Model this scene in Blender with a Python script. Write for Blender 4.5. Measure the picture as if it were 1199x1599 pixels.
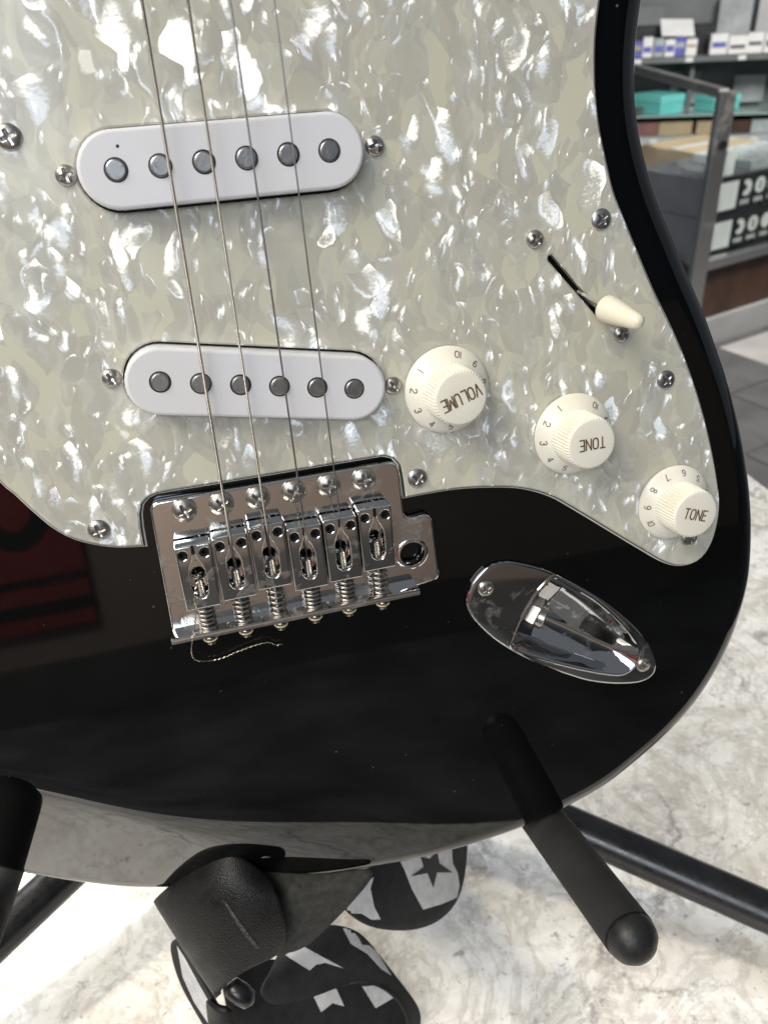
import bpy, bmesh, math, random
from mathutils import Vector, Matrix, geometry
from mathutils.bvhtree import BVHTree
random.seed(7)
for o in list(bpy.data.objects): bpy.data.objects.remove(o)
scn = bpy.context.scene
COL = scn.collection
PI = math.pi

# ------------------------------------------------------------------ camera
# guitar frame: u right, v towards the neck, w out of the face (mm); the guitar leans back LEAN degrees.
FPX = 1259.667
RC = ((0.965589351, -0.096391811, 0.241548802),
      (-0.175078925, -0.927723259, 0.329661834),
      (0.192313741, -0.360608062, -0.912675874))      # guitar -> camera (x right, y down, z forward)
CG = Vector((-15.646, 76.587, 226.099))
LEAN = math.radians(11.495)
SN, CS = math.sin(LEAN), math.cos(LEAN)
def g2w(u, v, w):                       # guitar mm -> world m
    return Vector((u, v*SN - w*CS, v*CS + w*SN)) * 0.001
ROWS = [g2w(*r) * 1000 for r in RC]     # camera axes in world
CAMW = g2w(*CG)
def ray(x, y):                          # direction through a picture point, depth 1
    return ROWS[0]*((x-600)/FPX) + ROWS[1]*((y-800)/FPX) + ROWS[2]
def at(x, y, depth):                    # point seen at (x, y), depth in mm
    return CAMW + ray(x, y) * (depth*0.001)
def onz(x, y, z):                       # point seen at (x, y) on the level z (m)
    r = ray(x, y); return CAMW + r * ((z - CAMW.z)/r.z)
cam = bpy.data.cameras.new('camera'); camo = bpy.data.objects.new('camera', cam); COL.objects.link(camo)
cam.sensor_fit = 'VERTICAL'; cam.sensor_height = 36; cam.lens = FPX*36/1599
cam.clip_start = 0.01; cam.clip_end = 60
m = Matrix((ROWS[0], -ROWS[1], -ROWS[2])).transposed().to_4x4(); m.translation = CAMW
camo.matrix_world = m
cam.dof.use_dof = True; cam.dof.focus_distance = 0.243; cam.dof.aperture_fstop = 20
scn.camera = camo

# ------------------------------------------------------------------ light
world = bpy.data.worlds.new('World'); scn.world = world; world.use_nodes = True
world.node_tree.nodes['Background'].inputs[0].default_value = (0.80, 0.88, 1.0, 1)
world.node_tree.nodes['Background'].inputs[1].default_value = 0.19
def lamp(name, kind, loc, target, energy, color, **kw):
    l = bpy.data.lights.new(name, kind); l.energy = energy; l.color = color
    for k, v in kw.items(): setattr(l, k, v)
    o = bpy.data.objects.new(name, l); COL.objects.link(o); o.location = loc
    d = Vector(target) - Vector(loc); o.rotation_euler = d.to_track_quat('-Z', 'Y').to_euler()
    return o
# warm soft light from above left, cool shop window in front, sunlight through the window behind the guitar
lamp('key_light', 'AREA', (-0.80, -0.36, 1.10), (0.02, 0, 0), 21, (1.0, 0.92, 0.80), shape='RECTANGLE', size=0.85, size_y=0.62)
lamp('window_light', 'AREA', (-0.9, -2.3, 1.25), (0, 0, 0), 27, (0.76, 0.87, 1.0), shape='RECTANGLE', size=1.4, size_y=1.2)
lamp('sunbeam', 'SPOT', (-1.15, 2.35, 2.6), (0.12, 0.06, -0.31), 245, (1.0, 0.85, 0.64), spot_size=math.radians(24), spot_blend=0.25, shadow_soft_size=0.16)
lamp('back_window_light', 'AREA', (-0.9, 2.6, 1.5), (0.1, 0.1, -0.31), 84, (0.86, 0.92, 1.0), shape='RECTANGLE', size=1.6, size_y=1.3)
lamp('shop_light', 'AREA', (2.7, 1.6, 1.6), (3.2, 4.2, -0.6), 190, (1.0, 0.98, 0.95), shape='RECTANGLE', size=1.6, size_y=0.8)
lamp('facing_wall_fill', 'AREA', (-1.5, -2.1, 1.5), (-1.3, -3.4, -0.4), 140, (1.0, 0.93, 0.84), shape='RECTANGLE', size=0.8, size_y=0.5)  # fill lamp added to brighten the unseen front wall for chrome reflections
scn.view_settings.view_transform = 'Standard'; scn.view_settings.look = 'None'
scn.view_settings.exposure = 0.08; scn.view_settings.gamma = 1.0
scn.render.engine = 'CYCLES'

# ------------------------------------------------------------------ material helpers
def newmat(name):
    mt = bpy.data.materials.new(name); mt.use_nodes = True
    nt = mt.node_tree; return mt, nt, nt.nodes['Principled BSDF']
class NT:
    def __init__(s, nt): s.nt = nt
    def n(s, t, **kw):
        x = s.nt.nodes.new(t)
        for k, v in kw.items(): setattr(x, k, v)
        return x
    def l(s, a, b): s.nt.links.new(a, b)
    def coords(s, scale=1000.0, out='Object'):
        tc = s.n('ShaderNodeTexCoord'); mp = s.n('ShaderNodeMapping')
        mp.inputs['Scale'].default_value = (scale,)*3 if not isinstance(scale, tuple) else scale
        s.l(tc.outputs[out], mp.inputs[0]); return mp.outputs[0]
    def noise(s, vec, scale, detail=4, rough=0.55, dist=0.0):
        x = s.n('ShaderNodeTexNoise'); s.l(vec, x.inputs['Vector'])
        x.inputs['Scale'].default_value = scale; x.inputs['Detail'].default_value = detail
        x.inputs['Roughness'].default_value = rough; x.inputs['Distortion'].default_value = dist
        return x.outputs['Fac'], x.outputs['Color']
    def ramp(s, fac, stops):
        x = s.n('ShaderNodeValToRGB'); s.l(fac, x.inputs[0]); e = x.color_ramp.elements
        while len(e) < len(stops): e.new(0.5)
        for q, (p, c) in zip(e, stops):
            q.position = p; q.color = (*c, 1) if isinstance(c, tuple) else (c, c, c, 1)
        return x.outputs[0]
    def mix(s, fac, a, b):
        x = s.n('ShaderNodeMix', data_type='RGBA')
        for val, idx in ((fac, 0), (a, 6), (b, 7)):
            if isinstance(val, (int, float)): x.inputs[idx].default_value = val
            elif isinstance(val, tuple): x.inputs[idx].default_value = (*val, 1)
            else: s.l(val, x.inputs[idx])
        return x.outputs[2]
    def math(s, op, a, b=None, c=None):
        x = s.n('ShaderNodeMath', operation=op)
        for i, v in enumerate((a, b, c)):
            if v is None: continue
            if isinstance(v, (int, float)): x.inputs[i].default_value = v
            else: s.l(v, x.inputs[i])
        return x.outputs[0]
    def vm(s, op, a, b=None, sc=None):
        x = s.n('ShaderNodeVectorMath', operation=op)
        for i, v in enumerate((a, b)):
            if v is None: continue
            if isinstance(v, tuple): x.inputs[i].default_value = v
            else: s.l(v, x.inputs[i])
        if sc is not None:
            if isinstance(sc, (int, float)): x.inputs['Scale'].default_value = sc
            else: s.l(sc, x.inputs['Scale'])
        return x.outputs['Value'] if op in ('LENGTH', 'DOT_PRODUCT') else x.outputs[0]
    def bump(s, h, strength, dist=0.001):
        x = s.n('ShaderNodeBump'); s.l(h, x.inputs['Height'])
        x.inputs['Strength'].default_value = strength; x.inputs['Distance'].default_value = dist
        return x.outputs[0]
def plain(name, col, rough=0.5, metal=0.0, ior=1.45, nscale=0.15, namp=0.12, bump=0.0, coat=0.0, bscale=0.8, rvar=0.1, sss=0.0):
    mt, nt, b = newmat(name); k = NT(nt); c = k.coords()
    f, _ = k.noise(c, nscale, 5)
    lo = tuple(x*(1-namp) for x in col); hi = tuple(min(1, x*(1+namp)) for x in col)
    k.l(k.ramp(f, [(0.3, lo), (0.7, hi)]), b.inputs['Base Color'])
    f2, _ = k.noise(c, nscale*3.1, 6)
    k.l(k.ramp(f2, [(0.3, max(0.0, rough-rvar)), (0.7, min(1, rough+rvar))]), b.inputs['Roughness'])
    b.inputs['Metallic'].default_value = metal; b.inputs['IOR'].default_value = ior
    b.inputs['Coat Weight'].default_value = coat; b.inputs['Coat Roughness'].default_value = 0.05
    if sss:
        b.inputs['Subsurface Weight'].default_value = sss; b.inputs['Subsurface Radius'].default_value = (0.0012, 0.0009, 0.0006)
        b.inputs['Subsurface Scale'].default_value = 1.0
    if bump:
        f3, _ = k.noise(c, bscale, 6, 0.65); k.l(k.bump(f3, bump), b.inputs['Normal'])
    return mt
M = {}
# black lacquer with a little dust
mt, nt, b = newmat('black_lacquer'); k = NT(nt); c = k.coords()
b.inputs['Base Color'].default_value = (0.0022, 0.0025, 0.0026, 1)
vo = k.n('ShaderNodeTexVoronoi'); vo.inputs['Scale'].default_value = 0.42; k.l(c, vo.inputs['Vector'])
rsep = k.n('ShaderNodeSeparateColor'); k.l(vo.outputs['Color'], rsep.inputs[0])
size = k.math('MULTIPLY', k.math('POWER', rsep.outputs[0], 12.0), 0.17)
speck = k.math('LESS_THAN', vo.outputs['Distance'], size)
f, _ = k.noise(c, 0.02, 3); patch = k.ramp(f, [(0.42, 0.15), (0.62, 0.9)])
k.l(k.mix(k.math('MULTIPLY', speck, k.math('MULTIPLY', patch, rsep.outputs[1])), (0.0022, 0.0025, 0.0026), (0.13, 0.13, 0.125)), b.inputs['Base Color'])
f, _ = k.noise(c, 0.05, 6); k.l(k.ramp(f, [(0.35, 0.012), (0.60, 0.035), (0.75, 0.10)]), b.inputs['Roughness'])
b.inputs['IOR'].default_value = 1.6
M['lacquer'] = mt
# pearl celluloid: three layers of overlapping shards, each flake a small curved mirror in cream resin
mt, nt, b = newmat('pearl_celluloid'); k = NT(nt); c = k.coords()
_, nc = k.noise(c, 0.06, 2, 0.5); _, nc2 = k.noise(c, 0.32, 2, 0.5)
warp = k.vm('ADD', k.vm('ADD', c, k.vm('SCALE', k.vm('SUBTRACT', nc, (0.5, 0.5, 0.5)), sc=12.0)), k.vm('SCALE', k.vm('SUBTRACT', nc2, (0.5, 0.5, 0.5)), sc=0.8))
_, fine = k.noise(k.coords((900.0, 1400.0, 1000.0)), 1.0, 2)
fine = k.vm('SCALE', k.vm('SUBTRACT', fine, (0.5, 0.5, 0.5)), sc=0.28)
def flakes(scale, rot, aniso, a, bcurve, ecurl, off):
    mp = k.n('ShaderNodeMapping'); mp.inputs['Location'].default_value = (off, off*0.7, 0); mp.inputs['Rotation'].default_value = (0, 0, rot); mp.inputs['Scale'].default_value = (1, aniso, 1)
    k.l(warp, mp.inputs[0])
    v = k.n('ShaderNodeTexVoronoi', voronoi_dimensions='2D'); v.inputs['Scale'].default_value = scale; k.l(mp.outputs[0], v.inputs['Vector'])
    loc = k.vm('SUBTRACT', mp.outputs[0], v.outputs['Position'])
    rnd = k.vm('SUBTRACT', v.outputs['Color'], (0.5, 0.5, 0.5))
    sep = k.n('ShaderNodeSeparateColor'); k.l(v.outputs['Color'], sep.inputs[0])
    w2 = k.n('ShaderNodeTexWhiteNoise', noise_dimensions='3D'); k.l(v.outputs['Color'], w2.inputs['Vector'])
    ln = k.vm('LENGTH', loc)
    cur = k.math('ADD', k.math('MULTIPLY', k.math('SUBTRACT', sep.outputs[2], 0.45), bcurve), k.math('MULTIPLY', k.math('POWER', k.math('MULTIPLY', ln, scale), 3.0), ecurl))
    t = k.vm('ADD', k.vm('ADD', k.vm('SCALE', rnd, sc=a), k.vm('SCALE', loc, sc=cur)), fine)
    nobj = k.vm('NORMALIZE', k.vm('ADD', k.vm('MULTIPLY', t, (1, 1, 0)), (0, 0, 1)))
    vt = k.n('ShaderNodeVectorTransform', vector_type='NORMAL', convert_from='OBJECT', convert_to='WORLD'); k.l(nobj, vt.inputs[0])
    return vt.outputs[0], w2.outputs['Value']
f2, _ = k.noise(c, 0.03, 4)
col = k.ramp(f2, [(0.3, (0.535, 0.52, 0.40)), (0.7, (0.585, 0.57, 0.46))])
lays = [flakes(0.13, 0.5, 0.6, 1.10, 0.34, 0.25, 0), flakes(0.19, 2.1, 0.5, 1.15, 0.54, 0.40, 37), flakes(0.28, 1.2, 0.55, 1.25, 0.8, 0.6, 91), flakes(0.16, 2.9, 0.45, 1.2, 0.5, 0.4, 173)]
out = b.outputs[0]
for q, (nrm, rv_) in enumerate(lays):
    thr = (0.45, 0.50, 0.56, 0.62)[q]
    mask = k.ramp(rv_, [(thr, 0.0), (thr+0.03, 1.0)])
    col = k.mix(k.math('MULTIPLY', mask, (0.7, 0.6, 0.55, 0.5)[q]), col, ((0.475, 0.455, 0.385), (0.555, 0.54, 0.455), (0.49, 0.465, 0.40), (0.58, 0.57, 0.49))[q])
    gl = k.n('ShaderNodeBsdfGlossy'); gl.inputs['Color'].default_value = (0.88, 0.93, 1.0, 1); gl.inputs['Roughness'].default_value = 0.215
    k.l(nrm, gl.inputs['Normal'])
    ms = k.n('ShaderNodeMixShader'); k.l(k.math('MULTIPLY', mask, (0.09, 0.09, 0.082, 0.082)[q]), ms.inputs[0]); k.l(out, ms.inputs[1]); k.l(gl.outputs[0], ms.inputs[2]); out = ms.outputs[0]
k.l(col, b.inputs['Base Color']); b.inputs['Roughness'].default_value = 0.4
b.inputs['Coat Weight'].default_value = 0.4; b.inputs['Coat Roughness'].default_value = 0.06
k.l(out, nt.nodes['Material Output'].inputs['Surface'])
M['pearl'] = mt
M['black_ply'] = plain('black_ply', (0.02, 0.02, 0.02), 0.45)
M['white_ply'] = plain('white_ply', (0.62, 0.61, 0.56), 0.5)
def worn_plastic(name, col, yel, rough, sss):
    mt, nt, b = newmat(name); k = NT(nt); c = k.coords()
    f, _ = k.noise(c, 0.035, 5, 0.6); base = k.mix(k.ramp(f, [(0.40, 0.0), (0.72, 0.7)]), col, yel)
    g, _ = k.noise(c, 1.1, 5, 0.7); base = k.mix(k.ramp(g, [(0.66, 0.0), (0.76, 0.22)]), base, (0.25, 0.22, 0.18))
    k.l(base, b.inputs['Base Color'])
    s1_, _ = k.noise(k.coords((90.0, 2600.0, 900.0)), 1.0, 2); s2_, _ = k.noise(k.coords((2600.0, 140.0, 900.0)), 1.0, 2)
    sc = k.math('MAXIMUM', k.ramp(s1_, [(0.66, 0.0), (0.72, 1.0)]), k.ramp(s2_, [(0.68, 0.0), (0.74, 1.0)]))
    k.l(k.ramp(sc, [(0, rough), (1, rough+0.2)]), b.inputs['Roughness']); k.l(k.bump(sc, 0.05, 0.0002), b.inputs['Normal'])
    b.inputs['Subsurface Weight'].default_value = sss; b.inputs['Subsurface Radius'].default_value = (0.0012, 0.0009, 0.0006); b.inputs['Subsurface Scale'].default_value = 1.0
    return mt
M['cover'] = worn_plastic('pickup_plastic', (0.68, 0.68, 0.71), (0.67, 0.655, 0.63), 0.32, 0.15)
M['knob'] = worn_plastic('knob_plastic', (0.79, 0.765, 0.675), (0.78, 0.73, 0.58), 0.30, 0.25)
M['tip'] = plain('switch_tip_plastic', (0.74, 0.70, 0.56), 0.16, nscale=0.1, namp=0.03, coat=0.3, sss=0.25)
M['ink'] = plain('brown_engraving', (0.13, 0.075, 0.025), 0.6, nscale=0.5, namp=0.4)
def chrome(name, col, r0, r1, grime, gcol, gs=0.09):
    mt, nt, b = newmat(name); k = NT(nt); c = k.coords()
    f, _ = k.noise(c, gs, 7, 0.62, 0.6); g = k.ramp(f, [(grime, 0.0), (min(0.98, grime+0.16), 1.0)])
    f2, _ = k.noise(c, gs*9, 5, 0.7); g2 = k.math('MULTIPLY', g, k.ramp(f2, [(0.4, 0.15), (0.6, 1.0)]))
    k.l(k.mix(g2, col, gcol), b.inputs['Base Color'])
    k.l(k.ramp(g2, [(0, r0), (1, r1)]), b.inputs['Roughness'])
    k.l(k.ramp(g2, [(0, 1.0), (1, 0.6)]), b.inputs['Metallic'])
    f3, _ = k.noise(c, gs*22, 4, 0.7); k.l(k.bump(k.math('MULTIPLY', g, f3), 0.08), b.inputs['Normal'])
    return mt
M['chrome'] = chrome('worn_chrome', (0.80, 0.78, 0.76), 0.06, 0.30, 0.54, (0.40, 0.35, 0.28))
M['saddle_chrome'] = chrome('saddle_chrome', (0.80, 0.79, 0.77), 0.05, 0.25, 0.56, (0.36, 0.32, 0.27), 0.16)
M['jack_chrome'] = chrome('jack_chrome', (0.58, 0.575, 0.57), 0.035, 0.22, 0.58, (0.35, 0.34, 0.33), 0.12)
M['screw'] = chrome('screw_nickel', (0.46, 0.44, 0.41), 0.30, 0.45, 0.50, (0.24, 0.21, 0.17), 0.5)
M['screw_dark'] = chrome('screw_dark_nickel', (0.46, 0.455, 0.45), 0.30, 0.45, 0.50, (0.15, 0.14, 0.13), 0.5)
M['pole'] = chrome('pole_steel', (0.36, 0.355, 0.35), 0.34, 0.5, 0.5, (0.17, 0.15, 0.13), 0.5)
M['brass'] = chrome('pale_brass', (0.62, 0.56, 0.40), 0.18, 0.4, 0.55, (0.3, 0.25, 0.16), 0.4)
M['steel'] = chrome('spring_steel', (0.36, 0.345, 0.325), 0.28, 0.4, 0.5, (0.25, 0.22, 0.18), 0.4)
M['plain_string'] = chrome('plain_string', (0.34, 0.33, 0.32), 0.3, 0.45, 0.5, (0.13, 0.12, 0.11), 0.1)
M['oxide'] = plain('black_oxide', (0.016, 0.016, 0.017), 0.35, metal=0.4)
M['dark'] = plain('dark_hole', (0.004, 0.004, 0.004), 0.6)
# wound string
mt, nt, b = newmat('wound_string'); k = NT(nt)
c = k.coords(); w = k.n('ShaderNodeTexWave', bands_direction='Y'); k.l(c, w.inputs['Vector']); w.inputs['Scale'].default_value = 0.9; w.inputs['Distortion'].default_value = 0
b.inputs['Base Color'].default_value = (0.42, 0.39, 0.36, 1); b.inputs['Metallic'].default_value = 1; b.inputs['Roughness'].default_value = 0.3
k.l(k.bump(w.outputs['Fac'], 0.5, 0.0003), b.inputs['Normal'])
f, _ = k.noise(c, 0.05, 5); k.l(k.ramp(f, [(0.3, (0.24, 0.22, 0.20)), (0.7, (0.40, 0.38, 0.35))]), b.inputs['Base Color'])
M['wound'] = mt
M['foam'] = plain('foam_sleeve', (0.019, 0.019, 0.0185), 0.75, nscale=0.04, namp=0.35, bump=0.25, bscale=2.5)
M['rubber'] = plain('rubber_cap', (0.014, 0.014, 0.014), 0.42, nscale=0.2, namp=0.3, bump=0.15, bscale=1.0)
M['tube'] = plain('painted_tube', (0.010, 0.010, 0.011), 0.30, nscale=0.06, namp=0.5, coat=0.15)
# leather: smooth grain outside
mt, nt, b = newmat('black_leather'); k = NT(nt); c = k.coords()
v = k.n('ShaderNodeTexVoronoi', feature='DISTANCE_TO_EDGE'); k.l(c, v.inputs['Vector']); v.inputs['Scale'].default_value = 0.9
f, _ = k.noise(c, 0.12, 6, 0.6)
k.l(k.ramp(f, [(0.3, (0.003, 0.003, 0.003)), (0.75, (0.009, 0.0088, 0.0085))]), b.inputs['Base Color'])
k.l(k.ramp(f, [(0.3, 0.36), (0.7, 0.55)]), b.inputs['Roughness'])
h = k.math('ADD', k.ramp(v.outputs['Distance'], [(0.0, 0.0), (0.25, 1.0)]), f)
b.inputs['Specular IOR Level'].default_value = 0.28; k.l(k.bump(h, 0.22, 0.0005), b.inputs['Normal']); M['leather'] = mt
M['suede'] = plain('leather_back', (0.032, 0.032, 0.027), 0.85, nscale=0.35, namp=0.45, bump=0.5, bscale=2.2)
mt, nt, b = newmat('black_webbing'); k = NT(nt); c = k.coords()
w1 = k.n('ShaderNodeTexWave', bands_direction='DIAGONAL'); k.l(c, w1.inputs['Vector']); w1.inputs['Scale'].default_value = 0.42; w1.inputs['Distortion'].default_value = 0.5
f, _ = k.noise(c, 0.2, 5); k.l(k.ramp(f, [(0.3, (0.007, 0.007, 0.008)), (0.7, (0.017, 0.017, 0.018))]), b.inputs['Base Color'])
b.inputs['Roughness'].default_value = 0.8; k.l(k.bump(w1.outputs['Fac'], 0.35, 0.0004), b.inputs['Normal']); M['webbing'] = mt
mt, nt, b = newmat('white_print'); k = NT(nt); c = k.coords()
w1 = k.n('ShaderNodeTexWave', bands_direction='DIAGONAL'); k.l(c, w1.inputs['Vector']); w1.inputs['Scale'].default_value = 0.42; w1.inputs['Distortion'].default_value = 0.5
f, _ = k.noise(c, 0.25, 5); k.l(k.ramp(f, [(0.3, (0.55, 0.54, 0.53)), (0.7, (0.72, 0.71, 0.70))]), b.inputs['Base Color'])
b.inputs['Roughness'].default_value = 0.75; k.l(k.bump(w1.outputs['Fac'], 0.3, 0.0004), b.inputs['Normal']); M['print'] = mt
M['star_ink'] = plain('star_ink', (0.035, 0.035, 0.033), 0.75, nscale=0.4, namp=0.2)
# quartz counter
mt, nt, b = newmat('pale_quartz'); k = NT(nt); c = k.coords()
f1, c1 = k.noise(c, 0.012, 8, 0.62, 1.4)
base = k.ramp(f1, [(0.28, (0.48, 0.445, 0.385)), (0.42, (0.67, 0.64, 0.58)), (0.58, (0.80, 0.785, 0.75)), (0.78, (0.59, 0.55, 0.48))])
f2, _ = k.noise(k.vm('ADD', c, k.vm('SCALE', c1, sc=30.0)), 0.045, 8, 0.7, 0.6)
base = k.mix(k.ramp(f2, [(0.52, 0.0), (0.70, 0.75)]), base, (0.40, 0.375, 0.335))
f3, c3 = k.noise(c, 0.006, 5, 0.5)
vv = k.n('ShaderNodeTexVoronoi', feature='DISTANCE_TO_EDGE'); vv.inputs['Scale'].default_value = 0.009
_, c4 = k.noise(c, 0.03, 7, 0.65)
k.l(k.vm('ADD', c, k.vm('SCALE', k.vm('SUBTRACT', c4, (0.5, 0.5, 0.5)), sc=70.0)), vv.inputs['Vector'])
f5, _ = k.noise(c, 0.02, 4)
vein = k.math('MULTIPLY', k.ramp(vv.outputs['Distance'], [(0.0, 0.75), (0.04, 0.0)]), k.ramp(f5, [(0.42, 0.0), (0.56, 1.0)]))
base = k.mix(vein, base, (0.16, 0.15, 0.14))
f6, _ = k.noise(c, 0.13, 7, 0.72, 0.4); base = k.mix(k.ramp(f6, [(0.59, 0.0), (0.66, 0.8)]), base, (0.22, 0.205, 0.185))
f9, _ = k.noise(k.vm('ADD', c, (400.0, 90.0, 0.0)), 0.016, 8, 0.66, 2.0); base = k.mix(k.ramp(f9, [(0.48, 0.0), (0.535, 0.42), (0.59, 0.0)]), base, (0.30, 0.275, 0.24))
f8, _ = k.noise(c, 0.11, 7, 0.72, 0.8); base = k.mix(k.ramp(f8, [(0.34, 0.35), (0.46, 0.0)]), base, (0.46, 0.43, 0.375)); base = k.mix(k.ramp(f8, [(0.54, 0.0), (0.68, 0.6)]), base, (0.90, 0.89, 0.87))
f7, _ = k.noise(c, 0.5, 4, 0.6); base = k.mix(k.ramp(f7, [(0.5, 0.0), (0.9, 0.3)]), base, (0.90, 0.89, 0.86))
k.l(base, b.inputs['Base Color']); b.inputs['Roughness'].default_value = 0.24; b.inputs['IOR'].default_value = 1.5
M['quartz'] = mt
M['floor'] = plain('dark_floor', (0.072, 0.075, 0.078), 0.55, nscale=0.0022, namp=0.7)
M['tile_a'] = plain('grey_floor_tile', (0.17, 0.16, 0.15), 0.45, nscale=0.004, namp=0.25)
M['tile_b'] = plain('dark_floor_tile', (0.075, 0.072, 0.070), 0.5, nscale=0.004, namp=0.25)
M['tile_c'] = plain('light_floor_tile', (0.30, 0.28, 0.265), 0.45, nscale=0.004, namp=0.2)
M['casechrome'] = chrome('case_frame_metal', (0.66, 0.65, 0.62), 0.28, 0.42, 0.55, (0.45, 0.42, 0.38), 0.004)
M['wood'] = plain('dark_wood', (0.045, 0.022, 0.013), 0.5, nscale=0.006, namp=0.4)
M['kick'] = plain('grey_kickboard', (0.26, 0.255, 0.25), 0.5, nscale=0.003)
M['deck'] = plain('case_deck', (0.16, 0.16, 0.16), 0.5, nscale=0.003)
M['teal'] = plain('teal_card', (0.16, 0.60, 0.56), 0.45, nscale=0.005, namp=0.08)
M['tealdark'] = plain('teal_lid', (0.20, 0.68, 0.64), 0.45, nscale=0.005, namp=0.08)
M['dullred'] = plain('dull_red_card', (0.20, 0.09, 0.085), 0.6, nscale=0.01, namp=0.3)
M['card'] = plain('brown_card', (0.36, 0.27, 0.165), 0.7, nscale=0.006, namp=0.15)
M['blackbox'] = plain('black_card', (0.018, 0.018, 0.020), 0.35, nscale=0.006)
M['greybox'] = plain('grey_card', (0.10, 0.10, 0.105), 0.4, nscale=0.006)
M['paper'] = plain('white_paper', (0.72, 0.71, 0.68), 0.6, nscale=0.01, namp=0.06)
M['label'] = plain('grey_label', (0.42, 0.42, 0.42), 0.5, nscale=0.01)
M['bluecard'] = plain('blue_card', (0.10, 0.11, 0.38), 0.5, nscale=0.01)
M['palepack'] = plain('pale_blister_pack', (0.34, 0.36, 0.36), 0.3, nscale=0.006, namp=0.3)
M['cabinet'] = plain('grey_cabinet', (0.13, 0.14, 0.14), 0.5, nscale=0.002, namp=0.3)
M['wall'] = plain('tan_wall', (0.205, 0.162, 0.135), 0.7, nscale=0.001, namp=0.15)
M['wallup'] = plain('dark_upper_wall', (0.045, 0.05, 0.058), 0.6, nscale=0.001, namp=0.2)
M['backwall'] = plain('grey_wall', (0.15, 0.155, 0.155), 0.7, nscale=0.001, namp=0.2)
M['red'] = plain('red_cloth', (0.20, 0.028, 0.027), 0.8, nscale=0.01, namp=0.15)
M['blackcloth'] = plain('black_cloth', (0.012, 0.012, 0.012), 0.8, nscale=0.01)
mt, nt, b = newmat('case_glass'); b.inputs['Base Color'].default_value = (0.93, 0.97, 0.96, 1); b.inputs['Roughness'].default_value = 0.02
b.inputs['Transmission Weight'].default_value = 1.0; b.inputs['IOR'].default_value = 1.02; b.inputs['Specular IOR Level'].default_value = 0.5
M['glass'] = mt
M['shelfglass'] = plain('shelf_edge_glass', (0.35, 0.46, 0.43), 0.15, nscale=0.003)

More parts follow.
